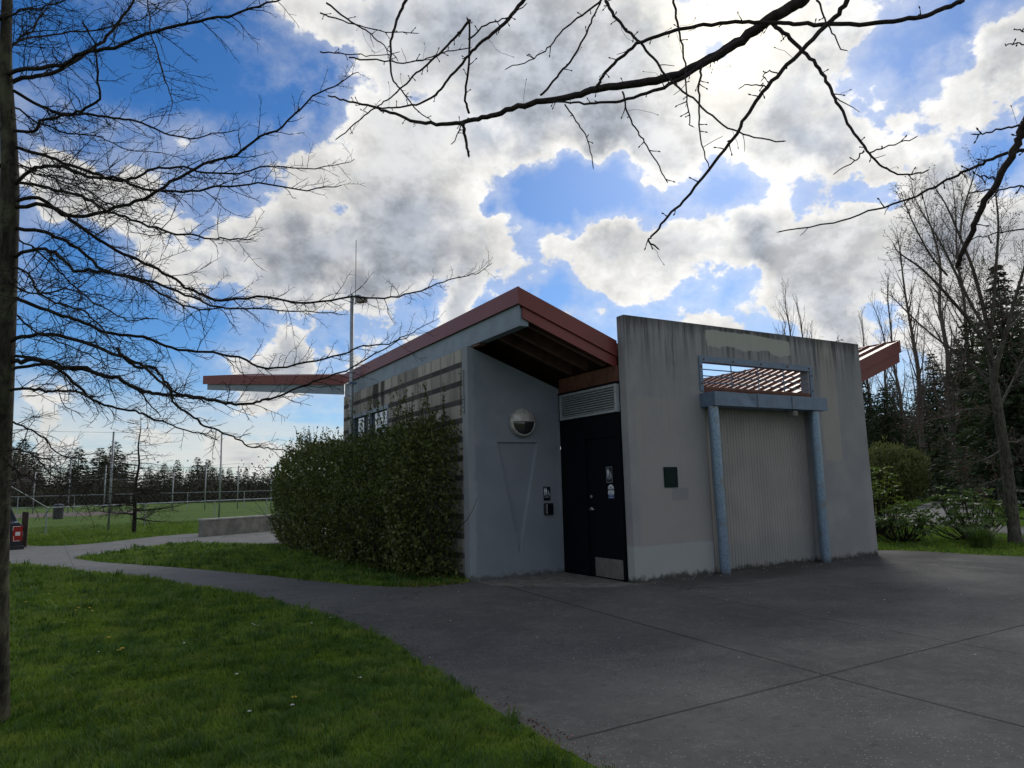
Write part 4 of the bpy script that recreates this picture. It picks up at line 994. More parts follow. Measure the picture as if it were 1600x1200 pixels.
OAK = empty('oak_tree', 'tall bare young oak with lichen-marked trunk and layered dark twigs on the near lawn', 'tree', tuple(gnd(-14, 1130)))
OAKM = Matrix.Translation(-Vector(OAK.location))
def sc6(L): return [(x*.5333, y*.5333) for x, y in L]
def sc4(L): return [(x*.2833, 560+y*.2833) for x, y in L]
def sc3(L): return [(400+x*.41667, 430+y*.41667) for x, y in L]
def build_local(mb, name, m, root, smooth=True):
    T = Vector(root.location); mb.v = [(a-T.x, b_-T.y, c-T.z) for a, b_, c in mb.v]
    return mb.build(name, m, root, smooth=smooth)
def oak():
    rr = random.Random(21); D = 5.07
    base = gnd(-14, 1130)
    tp = [base + Vector((0,0,-.05)), base + Vector((0, 0, .08))] + [at(x, y, D) for x, y in ((-10,900),(-4,740),(3,600),(10,450),(15,300),(13,200),(9,120),(10,30),(16,-120),(14,-300),(20,-520))]
    rad = [.135, .108, .092, .082, .075, .066, .060, .050, .042, .035, .028, .02, .010]
    tl = catmull(tp, 4); rd = []
    for i in range(len(tl)):
        q = i / (len(tl)-1) * (len(rad)-1); j = min(int(q), len(rad)-2); rd.append(rad[j] + (rad[j+1]-rad[j]) * (q-j))
    mb = MB(); mb.tube(tl, rd, 16)
    build_local(mb, 'trunk', M_barkoak, OAK)
    limbs = [  # (path, r0, r1, depth offset at the tip)
     (sc6([(10,215),(100,200),(180,190),(240,155),(310,145),(400,110),(520,75),(640,55),(760,20),(840,-10)]), .019, .004, -.9),
     (sc6([(10,250),(90,225),(160,215),(230,170),(300,120),(350,60),(395,0),(420,-60)]), .020, .006, .5),
     (sc6([(25,262),(100,300),(170,330),(250,335),(330,345),(400,355),(480,385),(560,405),(640,390),(700,380)]), .015, .003, .9),
     (sc6([(30,380),(100,385),(130,350),(200,335),(250,320),(290,290),(287,240),(285,180),(275,120),(240,60)]), .014, .004, -.5),
     (sc6([(40,430),(130,455),(200,480),(280,510),(340,530),(400,520),(450,495),(520,490),(600,505),(700,510),(760,490),(830,490),(950,490),(1040,470)]), .015, .003, .6),
     (sc6([(35,555),(90,500),(150,485),(200,490),(260,520),(330,520),(400,545),(460,560),(560,560),(650,545),(760,540),(900,555),(1000,545)]), .016, .003, -.7),
     (sc6([(40,530),(120,545),(180,560),(240,575),(290,605),(350,630),(420,655),(500,680),(580,690),(650,700),(740,700)]), .014, .003, -1.3),
     (sc6([(35,590),(110,580),(170,620),(220,650),(270,690),(340,735),(420,770),(500,810),(560,850),(650,880),(750,870),(900,885),(1030,870)]) + [(600,466),(640,458),(667,451),(692,440),(730,431),(752,423),(771,411)], .017, .002, .8),
     (sc6([(35,610),(130,600),(200,630),(260,630),(330,610),(420,580),(500,535),(600,480),(690,455),(760,400),(830,370),(900,300),(980,250),(1050,210)]), .018, .003, -.3),
     (sc6([(30,670),(120,675),(180,700),(240,740),(300,790),(380,810),(480,840),(560,870),(640,900),(720,905),(860,910),(1000,920)]), .017, .003, .2),
     (sc6([(30,755),(110,730),(160,740),(210,785),(260,795),(330,800),(420,830),(470,860),(560,900),(650,905)]), .016, .004, -1.0),
     (sc6([(30,780),(80,800),(110,850),(150,880),(210,900),(260,920),(300,960),(330,1010)]), .011, .003, -1.2),
     (sc6([(30,865),(120,900),(200,930),(260,950),(330,980),(420,985),(500,1020),(600,1030),(700,1050),(780,1080),(900,1060),(1000,1040)]) + [(567,541),(608,536),(633,526),(658,511),(687,497)], .017, .002, .9),
     (sc6([(25,1000),(80,985),(150,980),(240,1000),(330,1035),(400,1060),(450,1100),(520,1150),(600,1180)]), .018, .006, -.5),
     (sc6([(25,1045),(130,1055),(200,1080),(280,1090),(360,1115),(420,1160),(470,1220)]), .014, .004, .7),
     (sc4([(40,25),(120,10),(240,15),(330,55),(450,50),(560,90),(660,110),(720,150),(800,180),(900,200),(1000,205),(1150,225),(1270,250),(1380,250),(1450,230),(1550,205)]) + [(480,600),(540,580),(600,545),(640,525)], .021, .003, -.4),
     (sc4([(60,60),(250,30),(340,70),(400,130),(470,190),(530,240),(620,270),(740,290),(830,330),(900,350),(1000,390),(1120,420),(1200,450)]), .015, .004, .9),
     (sc4([(55,170),(200,170),(290,180),(380,180),(460,200),(530,210)]), .013, .005, -.9),
     (sc4([(640,-60),(700,10),(760,50),(850,50),(900,110),(940,170),(960,250),(1050,310),(1130,370),(1230,410),(1300,440),(1370,480),(1450,495),(1550,505),(1650,520)]), .013, .003, .1),
     (sc4([(50,345),(150,385),(230,430),(300,500),(370,545),(460,530),(540,525)]), .009, .002, .5),
     (sc4([(50,590),(110,630),(190,670),(260,700),(330,712),(400,720),(440,735),(480,780)]), .009, .002, -1.0),
     (sc4([(50,500),(160,520),(230,590),(290,640),(370,680),(420,730)]), .008, .002, -1.4),
     (sc6([(20,200),(40,130),(90,90),(130,30),(180,-30)]), .010, .004, .6),
     (sc6([(10,150),(60,120),(150,100),(260,90),(350,70),(430,50),(470,10)]), .010, .003, 1.2),
     (sc6([(5,60),(60,30),(140,20),(220,-20)]), .009, .003, -.8),
     (sc6([(20,300),(70,330),(110,360),(200,390),(290,400),(380,440),(470,450),(560,470)]), .009, .002, 1.3),
     (sc6([(30,470),(90,500),(180,530),(260,560),(330,600),(390,590)]), .008, .002, -1.5),
     (sc6([(25,700),(90,720),(170,790),(230,850),(280,860),(360,880),(450,880)]), .009, .002, 1.2),
     (sc6([(25,900),(90,960),(170,1000),(260,1040),(330,1080),(420,1090)]), .009, .002, 1.3),
     (sc6([(10,340),(30,420),(45,470),(110,500),(190,520),(290,540),(420,560)]), .007, .002, .9),
     (sc6([(432,-20),(440,80),(460,150),(480,220),(500,280),(500,330)]), .006, .002, -1.3),
     (sc6([(20,830),(60,850),(130,860),(210,850),(300,900),(380,940),(460,930)]), .009, .002, -1.3),
    ]
    for k, (px, r0, r1, dd) in enumerate(limbs):
        d_start = D if k != 18 else D - .27
        ln = trace(px, d_start, D + dd, rr.uniform(-.15, .15))
        wl = [p + Vector((rr.gauss(0,1), rr.gauss(0,1), rr.gauss(0,1))) * .005 for p in ln]
        n = len(wl); rad_ = [r0 * (1 - i/(n-1)) ** .75 + r1 * (i/(n-1)) for i in range(n)]
        rad_ = [q * .82 for q in rad_]
        mb = MB(); mb.tube(wl, rad_, 7)
        twigs(mb, wl, rad_, rr, .045, .45, (28, 72), 1, .42, .55, .012, .0040, True, 4, .06, .38)
        build_local(mb, 'branch', M_bark, OAK)
    # limbs on the sides the photograph does not show
    for k in range(16):
        z = 2.4 + k * .26; a = rr.uniform(2.0, 5.3)
        p = min(tl, key=lambda q_: abs(q_.z - z)); p = Vector((p.x, p.y, z)); d = Vector((math.cos(a), math.sin(a), rr.uniform(-.1, .3)))
        while d.dot(CR) > -.45: a = rr.uniform(0, 6.28); d = Vector((math.cos(a), math.sin(a), rr.uniform(-.1, .3)))
        ln = jitter_line(p, d, rr.uniform(1.6, 2.6), 12, rr, .22, .01); n = len(ln)
        rad_ = [.014 * (1 - i/n) + .002 for i in range(n)]
        mb = MB(); mb.tube(ln, rad_, 6); twigs(mb, ln, rad_, rr, .11, .40, (30, 70), 1, .4, .55, .02, .0036, True, 3, .15, .3)
        build_local(mb, 'branch', M_bark, OAK)
oak()

MAP = empty('maple_tree', 'bare maple whose dark budding limbs hang over the plaza', 'tree', (.9, -11.5, 0))
def overhang():
    rr = random.Random(8)
    T0 = Vector((.9, -11.5, 0)); fork = Vector((.7, -11.3, 3.4)); top = Vector((.3, -10.8, 5.2))
    mb = MB(); tl = catmull([T0 - Vector((0,0,.1)), T0 + Vector((0,0,.15)), T0 + Vector((-.05,.05,1.6)), fork, top, top + Vector((-.3,.4,1.6))], 5)
    n = len(tl); mb.tube(tl, [.19 * (1 - i/n) ** .6 + .05 for i in range(n)], 16); build_local(mb, 'trunk', M_barkmap, MAP)
    limbs = [  # pixels, depth start, depth end, r0, r1, joins the trunk?
     ([(1290,-60),(1262,-8),(1240,8),(1200,32),(1150,68),(1110,92),(1060,116),(1000,131),(940,137),(900,149),(850,158),(800,170),(760,183),(727,190),(690,194),(650,190),(610,176),(580,166),(545,158),(515,151)], 2.7, 3.3, .026, .0035, 1),
     ([(1160,62),(1110,92),(1060,125),(1020,143),(970,157),(930,161),(890,160),(862,158)], 2.75, 2.9, .010, .003, 0),
     ([(1345,-50),(1320,8),(1290,40),(1240,92),(1200,135),(1170,175),(1145,215),(1110,262),(1080,300),(1050,332),(1025,362),(1014,377),(1026,384)], 2.3, 2.6, .0095, .003, 1),
     ([(1205,36),(1230,56),(1255,80),(1280,108),(1298,140),(1315,175),(1340,215),(1358,240),(1380,260),(1410,274),(1445,268)], 2.72, 2.5, .0085, .0025, 0),
     ([(1505,0),(1470,16),(1430,28),(1370,36),(1300,39),(1240,38),(1205,36),(1160,34),(1100,40),(1055,47),(1010,62),(975,85),(950,108),(934,132)], 2.5, 2.85, .0085, .006, 0),
     ([(945,0),(960,25),(985,52),(1010,78),(1035,110),(1055,132),(1090,160),(1130,195),(1170,212),(1218,222)], 2.9, 2.6, .007, .0025, 0),
     ([(1050,-10),(1058,35),(1068,80),(1072,130),(1076,175),(1078,198)], 2.6, 2.6, .005, .002, 0),
     ([(1098,96),(1094,125),(1092,165),(1095,215),(1107,262)], 2.75, 2.6, .0055, .002, 0),
     ([(823,-8),(800,25),(770,52),(745,72),(728,92),(700,125),(680,148),(650,163),(620,168),(585,170),(560,190),(530,216)], 3.0, 3.3, .0085, .0025, 1),
     ([(732,176),(727,150),(731,110),(734,70),(733,32)], 3.05, 2.9, .0055, .004, 0),
     ([(733,32),(710,60),(680,90),(650,115),(625,140),(600,160),(585,170)], 2.9, 3.2, .006, .0025, 0),
     ([(732,62),(760,40),(790,28),(820,10)], 2.95, 2.8, .004, .002, 0),
     ([(640,-10),(625,20),(614,50),(610,85),(612,120),(630,145),(655,175),(672,187)], 3.3, 3.2, .008, .002, 1),
     ([(510,5),(550,35),(575,50),(600,72),(620,92)], 3.4, 3.3, .005, .002, 0),
     ([(500,20),(545,35),(590,48),(650,52)], 3.5, 3.4, .004, .002, 0),
     ([(545,90),(600,95),(650,96),(690,82),(730,76)], 3.3, 3.0, .004, .0022, 0),
     ([(500,81),(540,84),(580,88),(620,82)], 3.4, 3.4, .0035, .0018, 0),
     ([(723,192),(728,220),(732,241)], 3.05, 3.05, .0075, .005, 0),
     ([(722,192),(715,208),(708,224)], 3.05, 3.0, .003, .002, 0),
     ([(845,150),(870,120),(895,90),(915,55),(925,30),(938,5),(946,-20)], 3.0, 2.8, .005, .003, 0),
     ([(946,-5),(915,20),(885,42),(860,70),(835,90),(795,105)], 2.8, 2.9, .0045, .002, 0),
     ([(882,164),(905,195),(918,220),(926,258)], 2.9, 2.8, .0032, .002, 0),
     ([(974,143),(980,175),(995,205),(1010,228),(1030,260),(1041,282)], 2.85, 2.7, .004, .0022, 0),
     ([(1276,0),(1288,25),(1300,50),(1316,78)], 2.5, 2.5, .004, .002, 0),
     ([(1620,160),(1600,195),(1590,225),(1570,262),(1545,305),(1525,345),(1510,380),(1497,411)], 2.0, 2.2, .0125, .007, 1),
     ([(1640,225),(1600,234),(1560,245),(1520,262),(1480,282),(1430,306),(1370,328),(1300,348),(1220,361)], 2.1, 2.5, .0068, .0022, 1),
     ([(1608,192),(1575,200),(1545,206),(1527,211)], 2.0, 2.1, .0035, .002, 0),
     ([(1559,280),(1545,276),(1530,276)], 2.08, 2.1, .003, .002, 0),
     ([(1620,295),(1590,292),(1560,296),(1524,300)], 2.0, 2.1, .003, .0018, 0),
     ([(1610,50),(1595,48),(1583,46)], 2.2, 2.2, .0025, .0015, 0),
     ([(1600,68),(1580,70),(1571,71)], 2.2, 2.2, .0022, .0015, 0),
     ([(1625,350),(1590,358),(1550,366),(1520,372)], 2.4, 2.5, .003, .0018, 0),
     ([(1360,238),(1390,228),(1427,216)], 2.56, 2.4, .003, .0018, 0),
     ([(1350,236),(1335,252),(1307,268)], 2.58, 2.7, .003, .0018, 0),
     ([(1197,134),(1170,132),(1160,135)], 2.4, 2.45, .0025, .0016, 0),
     ([(1216,114),(1198,112),(1192,122)], 2.4, 2.45, .0025, .0016, 0),
    ]
    for k, (px, d0, d1, r0, r1, join) in enumerate(limbs):
        ln = trace(px, d0, d1, rr.uniform(-.05, .05), 5)
        if join:                                   # runs back, out of the picture, to the trunk
            a = ln[0]; out = (ln[0] - ln[1]).normalized()
            hub = fork if k in (24, 25) else top
            mid = a + out * .7
            pre = catmull([hub, (hub + mid) * .5 + Vector((0,0,.5)), mid, a], 6)
            rb = [max(r0 * 1.6, .03) * (1 - i/len(pre)) + r0 * (i/len(pre)) for i in range(len(pre)-1)]
            ln = pre[:-1] + ln
        else: rb = []
        n = len(ln) - len(rb)
        ln = [p + Vector((rr.gauss(0,1), rr.gauss(0,1), rr.gauss(0,1))) * .0022 for p in ln]
        rad_ = rb + [r0 + (r1 - r0) * (i/(n-1)) ** .8 for i in range(n)]
        mb = MB(); mb.tube(ln, rad_, 10 if r0 > .007 else 7)
        vis = ln[len(rb):]; vr = rad_[len(rb):]
        # short spurs, buds and hair-thin curling seed stalks
        tot = sum((vis[i+1]-vis[i]).length for i in range(len(vis)-1))
        m_ = max(2, int(tot / .085))
        for j in range(m_):
            i = rr.randrange(1, len(vis)-1) if len(vis) > 3 else 1; i = min(i, len(vis)-2)
            t = (vis[i+1]-vis[i]).normalized(); d = perp(t, rr); d = (d * .9 + t * rr.uniform(.1, .8)).normalized()
            L = rr.uniform(.012, .04); q = jitter_line(vis[i], d, L, 2, rr, .3)
            mb.tube(q, [.0024, .0020, .0011], 5)
            e = q[-1]; mb.tube([e, e + d * .005, e + d * .011], [.0018, .0030, .0008], 5)
        for j in range(int(tot / .42)):
            i = rr.randrange(1, len(vis)-1) if len(vis) > 3 else 1; i = min(i, len(vis)-2)
            t = (vis[i+1]-vis[i]).normalized(); d = perp(t, rr); d = (d + t * .3).normalized()
            q = jitter_line(vis[i], d, rr.uniform(.06, .16), 5, rr, .45, -.03)
            mb.tube(q, .0007, 4); e = q[-1]; mb.tube([e, e + (q[-1]-q[-2]).normalized() * .007], [.0022, .0008], 5)
        if r0 <= .0085 and tot > .5:
            twigs(mb, vis, vr, rr, .28, .16, (35, 65), 0, .4, 1.0, .0, .0026, True, 4, .35, .25)
        e = vis[-1]; t = (vis[-1]-vis[-2]).normalized(); mb.tube([e, e + t * .007, e + t * .018], [r1*.9, r1 * 1.15, .0007], 6)
        build_local(mb, 'branch', M_barkmap, MAP)
    # the unseen rest of the crown
    for k in range(9):
        a = rr.uniform(-1.9, .9); d = Vector((math.cos(a), math.sin(a), rr.uniform(.35, 1.0)))
        ln = jitter_line(top + Vector((0,0,rr.uniform(-.5,1.2))), d, rr.uniform(2, 3), 12, rr, .16); n = len(ln)
        rad_ = [.04 * (1 - i/n) + .003 for i in range(n)]
        mb = MB(); mb.tube(ln, rad_, 7); twigs(mb, ln, rad_, rr, .25, .9, (30, 60), 1, .4, 1.0, .03, .007, True, 4, .2, .25)
        build_local(mb, 'branch', M_barkmap, MAP)
overhang()

# ---------------------------------------------------------------- leaf clouds
def leaf_quads(P, N, S, elong=1.8, curl=.0):
    """P points (n,3), N leaf axis (n,3), S sizes (n,) -> diamond leaves"""
    n = len(P); A = N / (np.linalg.norm(N, axis=1, keepdims=True) + 1e-9)
    B = np.cross(A, rng.normal(size=(n, 3))); B /= (np.linalg.norm(B, axis=1, keepdims=True) + 1e-9)
    C = np.cross(A, B)
    s = S[:, None]
    w = s / elong * .5
    v0 = P; v1 = P + A*s*.45 + B*w + C*s*.04; v2 = P + A*s - C*s*.12; v3 = P + A*s*.45 - B*w + C*s*.04
    V = np.stack([v0, v1, v2, v3], 1).reshape(-1, 3); F = np.arange(4*n).reshape(n, 4)
    return V, F
def vnoise(P, freq, seed=0):
    """cheap smooth pseudo-noise, about -1..1"""
    r = np.random.default_rng(seed); o = np.zeros(len(P))
    for k in range(6):
        d = r.normal(size=3) * freq * (1 + .45 * k); o += np.sin(P @ d + r.uniform(0, 6.3)) / (1 + .5 * k)
    return o / 2.6
def inside(P, poly):
    x, y = P[:, 0], P[:, 1]; q = np.array([(a[0], a[1]) for a in poly]); c = np.zeros(len(P), bool)
    j = len(q) - 1
    for i in range(len(q)):
        xi, yi = q[i]; xj, yj = q[j]
        m = ((yi > y) != (yj > y)) & (x < (xj - xi) * (y - yi) / (yj - yi + 1e-12) + xi); c ^= m; j = i
    return c
CXY = np.array([CAM.x, CAM.y])

def hedge():
    r = empty('hedge', 'big dense dark green hedge of small leaves against the striped block wall', 'hedge', (-3.0, 7.0, 0))
    # hull: half-width about a line along the wall, top profile by y
    def hull(y):
        top = np.interp(y, [2.3, 2.7, 3.2, 4.5, 6, 8, 9.5, 10.8, 12.0, 13.0, 13.6], [2.5, 2.82, 2.90, 2.82, 2.70, 2.72, 2.95, 3.05, 2.75, 2.1, 1.0])
        xo = np.interp(y, [2.3, 2.7, 3.4, 5, 8, 11, 12.6, 13.8, 14.4], [-2.85, -3.08, -3.25, -3.3, -3.38, -3.42, -3.2, -2.75, -2.3])
        xi = np.interp(y, [2.3, 9.6, 10.2, 14.4], [-2.02, -2.02, -1.6, -1.3])
        return top, xo, xi
    n = 200000
    y = rng.uniform(2.22, 14.4, n); top, xo, xi = hull(y)
    z = rng.uniform(.02, 3.4, n); u = rng.uniform(-.12, 1.12, n); x = xo + (xi - xo) * u
    P = np.stack([x, y, z], 1)
    nz = vnoise(P, 1.6, 3) * .20 + vnoise(P, 5.0, 4) * .15 + vnoise(P, 13.0, 5) * .07
    prof = np.interp(z / top, [0, .08, .35, .75, .92, 1.0], [.42, .20, .0, .02, .22, .60])
    dout = (x - xo) - prof * 1.1           # distance in from the front face
    dtop = top - z
    d = np.minimum(np.minimum(dout, dtop), (y - 2.25) * 1.2) + nz
    d = d + vnoise(P * np.array([1, 1, 0]), 1.9, 21) * .13 - .03
    keep = (d > 0) & (rng.uniform(size=n) < np.clip(np.exp(-(d - .05) * 3.0) + .10 + .35 * (y < 5), 0, 1))
    hole = vnoise(P, 9.0, 9) + vnoise(P, 4.0, 8) * .6
    keep &= ~((hole > .40) & (z < 1.3) & (y > 3)); keep &= ~((hole > .62) & (y > 3.5)); keep &= ~(hole > .9)
    keep &= (x < xi + .02)
    P = P[keep]
    N = rng.normal(size=P.shape) + np.array([-.5, -.3, .5])
    S = rng.uniform(.04, .105, len(P)) * np.interp(P[:, 1], [2, 14], [.9, 1.25])
    # upright sprigs above the top
    sp = MB(); rr = random.Random(4); EP = []; 
    for k in range(150):
        yy = rr.uniform(2.4, 12.5); t_, o_, i_ = (float(q) for q in hull(np.array([yy])).__iter__()) if False else [float(q[0]) for q in hull(np.array([yy]))]
        xx = rr.uniform(o_ + .25, min(i_, -2.04) - .01)
        L = rr.uniform(.12, .42) if yy > 5.5 else rr.uniform(.25, .8)
        if yy > 10: L *= .8
        ln = jitter_line(Vector((xx, yy, t_ - .3)), Vector((rr.uniform(-.25, .15), rr.uniform(-.2, .2), 1)), L + .3, 6, rr, .13)
        for q in ln: q.x = min(q.x, -2.02) if yy < 9.6 else q.x
        sp.tube(ln, [.006, .005, .004, .004, .003, .002, .002], 4, False)
        for j in range(int(L * 42)):
            q = rr.uniform(.3, 1); i = min(int(q * 6), 5); p = ln[i].lerp(ln[i+1], q*6 - i); EP.append(tuple(p))
    for k in range(230):                        # stems showing near the foot
        yy = rr.uniform(2.5, 13.8); t_, o_, i_ = [float(q[0]) for q in hull(np.array([yy]))]
        xx = rr.uniform(o_ + .45, min(i_, -2.1) - .05)
        ln = jitter_line(Vector((xx, yy, 0)), Vector((rr.uniform(-.5, .2), rr.uniform(-.5, .4), 1.2)), rr.uniform(1.2, 2.3), 7, rr, .25)
        for q in ln: q.x = min(q.x, -2.03) if yy < 9.6 else q.x
        sp.tube(ln, [.018, .015, .012, .010, .008, .006, .004, .003], 5, False)
    for k in range(9):                          # whips reaching out at the right hand end
        ln = jitter_line(Vector((-2.35, 2.5, rr.uniform(1.2, 2.3))), Vector((rr.uniform(-.4,.1), -1, rr.uniform(-.1,.35))), rr.uniform(.3, .62), 5, rr, .2)
        sp.tube(ln, .003, 4, False)
        for j in range(14): i = rr.randrange(5); EP.append(tuple(ln[i].lerp(ln[i+1], rr.random())))
    E = np.array(EP); NE = rng.normal(size=E.shape) + np.array([0, 0, .4]); SE = rng.uniform(.035, .065, len(E))
    V, F = leaf_quads(np.concatenate([P, E]), np.concatenate([N, NE]), np.concatenate([S, SE]))
    T = np.array(tuple(r.location)); np_mesh('foliage', V - T, F, M_hedge, r, 4)
    sp.v = [(a-T[0], b_-T[1], c-T[2]) for a, b_, c in sp.v]; sp.build('stems', M_bark, r)
hedge()
def wall_vine():
    r = empty('climbing_vine', 'thin sparse climber creeping up the edge of the block wall', 'vine', (-2.02, 2.6, 2.2))
    rr = random.Random(12); mb = MB(); E = []
    for k in range(11):
        y = rr.uniform(2.3, 5.2); ztop = rr.uniform(2.9, 3.75)
        pts = []; z = 2.2; yy = y
        while z < ztop: pts.append(Vector((-2.0 + rr.uniform(-.012, -.002), yy, z))); z += .1; yy += rr.uniform(-.03, .03)
        mb.tube(pts, .0035, 4, False)
        for p in pts:
            for j in range(4): E.append((p.x - rr.uniform(0, .05), p.y + rr.uniform(-.07, .07), p.z + rr.uniform(-.05, .05)))
    for y0 in (2.24, 2.10):                          # along the corner of the entrance wall
        z = 2.9
        pts = []
        while z < 3.7: pts.append(Vector((-2.0, y0 + rr.uniform(-.01, .01), z))); z += .06
        mb.tube(pts, .004, 4, False)
        for p in pts:
            for j in range(2): E.append((p.x - rr.uniform(0, .02), p.y + rr.uniform(-.03, .03), p.z + rr.uniform(-.04, .04)))
    E = np.array(E); V, F = leaf_quads(E, rng.normal(size=E.shape) + np.array([-.4, 0, .3]), rng.uniform(.02, .042, len(E)))
    T = np.array(tuple(r.location)); np_mesh('foliage', V - T, F, M_hedge, r, 4)
    mb.v = [(a-T[0], b_-T[1], c-T[2]) for a, b_, c in mb.v]; mb.build('stems', M_bark, r)
wall_vine()

def rhododendron(name, label, base, size, n, m, seed, lean=(0, 0), group=None, leafL=.12, ht=1.0, density=9):
    r = empty(name, label, 'shrub', tuple(base), group)
    rr = random.Random(seed); st = MB(); P = []; N = []; S = []
    for k in range(n):
        a = rr.uniform(0, 2*math.pi); e = rr.uniform(.05, 1.0); rad = size * math.sqrt(rr.uniform(.05, 1))
        tip = Vector((math.cos(a) * rad + lean[0], math.sin(a) * rad + lean[1], ht * (.30 + .70 * rr.random() ** .7) * (1 - .42 * (rad/size) ** 2)))
        root = Vector((rr.uniform(-.08, .08), rr.uniform(-.08, .08), 0)); mid = root.lerp(tip, .5) + Vector((0, 0, -.10 * ht)) + Vector((rr.gauss(0,.04), rr.gauss(0,.04), 0))
        ln = catmull([root, mid, tip], 4); st.tube(ln, [.014 - .009 * i/len(ln) for i in range(len(ln))], 5, False)
        for w in range(rr.choice((1, 2, 2, 3))):
            c = tip + Vector((rr.gauss(0, .07), rr.gauss(0, .07), rr.gauss(0, .06))) * size * 1.3; st.tube([tip.lerp(mid, .35), c], .004, 4, False)
            up = (c - Vector((0, 0, ht * .2))).normalized() * .6 + Vector((0, 0, .8))
            up.normalize(); ax = up.orthogonal().normalized(); bx = up.cross(ax)
            for j in range(density):
                q = 2*math.pi*j/density + rr.uniform(-.3, .3); d = (ax*math.cos(q) + bx*math.sin(q)) + up * rr.uniform(-.25, .45)
                P.append(tuple(c)); N.append(tuple(d)); S.append(leafL * rr.uniform(.7, 1.15))
    V, F = leaf_quads(np.array(P), np.array(N), np.array(S), 2.7)
    np_mesh('foliage', V, F, m, r, 4); st.build('stems', M_bark, r)
    return r
rhododendron('rhododendron', 'round glossy rhododendron with leafy whorls standing alone between plaza edge and park path', gnd(1522, 846), 1.15, 75, M_rhodo, 5, ht=1.28, leafL=.155, lean=(-.12, .1))
rhododendron('rhododendron', 'yellow-green shrub close against the right end of the tall concrete wall', gnd(1374, 838), .80, 100, M_rhodo2, 9, ht=1.95, leafL=.12)
rhododendron('rhododendron', 'low dark leafy shrub with bare stems at the right foot of the tall wall', gnd(1412, 849), .78, 60, M_rhodo, 15, ht=.98, leafL=.14)

def fine_bush(name, label, base, w, h, n, m, seed, size=.10):
    r = empty(name, label, 'bush', tuple(base)); q = np.random.default_rng(seed)
    d = q.normal(size=(n, 3)); d /= np.linalg.norm(d, axis=1, keepdims=True); rad = q.uniform(.25, 1, n) ** .45
    P = d * rad[:, None] * np.array([w, w, h * .52]) + np.array([0, 0, h * .5])
    P *= (1 + .10 * vnoise(P, 2.0, seed) + .13 * vnoise(P, 5.0, seed + 1))[:, None]; P = P[P[:, 2] > .02]
    N = d[:len(P)] * .6 + np.array([0, 0, 1.0]) + q.normal(size=P.shape) * .5
    V, F = leaf_quads(P, N, q.uniform(size*.6, size*1.3, len(P)), 3.2)
    np_mesh('foliage', V, F, m, r, 4)
    mb = MB(); rr = random.Random(seed)
    for k in range(40): mb.tube(jitter_line(Vector((rr.uniform(-.2,.2), rr.uniform(-.2,.2), 0)), Vector((rr.uniform(-1,1)*w/h, rr.uniform(-1,1)*w/h, 1)), h*rr.uniform(.6,1.05), 5, rr, .15), [.02,.016,.012,.008,.005,.003], 4, False)
    mb.build('stems', M_twigfar, r)
fine_bush('round_bush', 'olive-green fine-leaved rounded bush on the lawn behind the right end of the building', gnd(1393, 789), 2.05, 3.4, 26000, M_olive, 4, .20)

# ---------------------------------------------------------------- grass
def blades(name, poly, n, dens_d, hgt, wid, seed, bbox=None, nearpow=1.3, avoid=None, minx=None, label=None, hvar=.75, dmax=99):
    q = np.random.default_rng(seed)
    pl = np.array([(a[0], a[1]) for a in poly]); lo = pl.min(0); hi = pl.max(0)
    if bbox is not None: lo = np.maximum(lo, bbox[:2]); hi = np.minimum(hi, bbox[2:])
    # sample by distance from the camera: radius law spreads blades evenly in the picture
    tot = []; need = n
    for rep in range(12):
        m_ = n
        dmin = 2.2; u = q.uniform(size=m_)
        rr_ = dmin * (dmax / dmin) ** u
        fw = math.atan2(CFW.y, CFW.x); a = fw + q.uniform(-.78, .78, m_)
        P = np.stack([CXY[0] + rr_ * np.cos(a), CXY[1] + rr_ * np.sin(a)], 1)
        k = (P[:, 0] > lo[0]) & (P[:, 0] < hi[0]) & (P[:, 1] > lo[1]) & (P[:, 1] < hi[1]); P = P[k]
        P = P[inside(P, poly)]
        if avoid is not None: P = P[~avoid(P)]
        tot.append(P); need -= len(P)
        if need <= 0: break
    P = np.concatenate(tot)[:n]; n = len(P)
    d = np.linalg.norm(P - CXY, axis=1)
    P3 = np.concatenate([P, np.zeros((n, 1))], 1)
    cl = vnoise(P3, 1.1, 31) * .35 + vnoise(P3, 4.5, 32) * .55 + vnoise(P3, 14.0, 33) * .35
    h = hgt * np.clip(1 + hvar * cl, .3, 3) * q.uniform(.5, 1.25, n) * np.clip(d / 9, .9, 1.5)
    w = wid * np.clip(d / 5, .55, 6) * q.uniform(.7, 1.3, n)
    a = q.uniform(0, 2*math.pi, n); side = np.stack([np.cos(a), np.sin(a), np.zeros(n)], 1)
    b_ = a + math.pi/2 + q.normal(0, .6, n); ln = q.uniform(.15, .95, n) * h
    comb = np.stack([vnoise(P3, 1.6, 41), vnoise(P3, 1.6, 42), np.zeros(n)], 1) * .5
    bend = np.stack([np.cos(b_), np.sin(b_), np.zeros(n)], 1) * ln[:, None] + comb * h[:, None]
    zz = np.zeros((n, 3)); zz[:, 2] = 1
    base = P3.copy(); base[:, 2] = -.002
    v0 = base - side * w[:, None] * .5; v1 = base + side * w[:, None] * .5
    mid = base + bend * .35 + zz * (h * .62)[:, None]
    v2 = mid + side * w[:, None] * .36; v3 = mid - side * w[:, None] * .36; v4 = base + bend + zz * h[:, None]
    V = np.stack([v0, v1, v2, v3, v4], 1).reshape(-1, 3)
    i = np.arange(n)[:, None] * 5
    F = np.concatenate([i + np.array([[0, 1, 2]]), i + np.array([[0, 2, 3]]), i + np.array([[3, 2, 4]])], 0)
    o = np_mesh(name, V, F, M_blade, None, 3); tag(o, kind='stuff'); return o
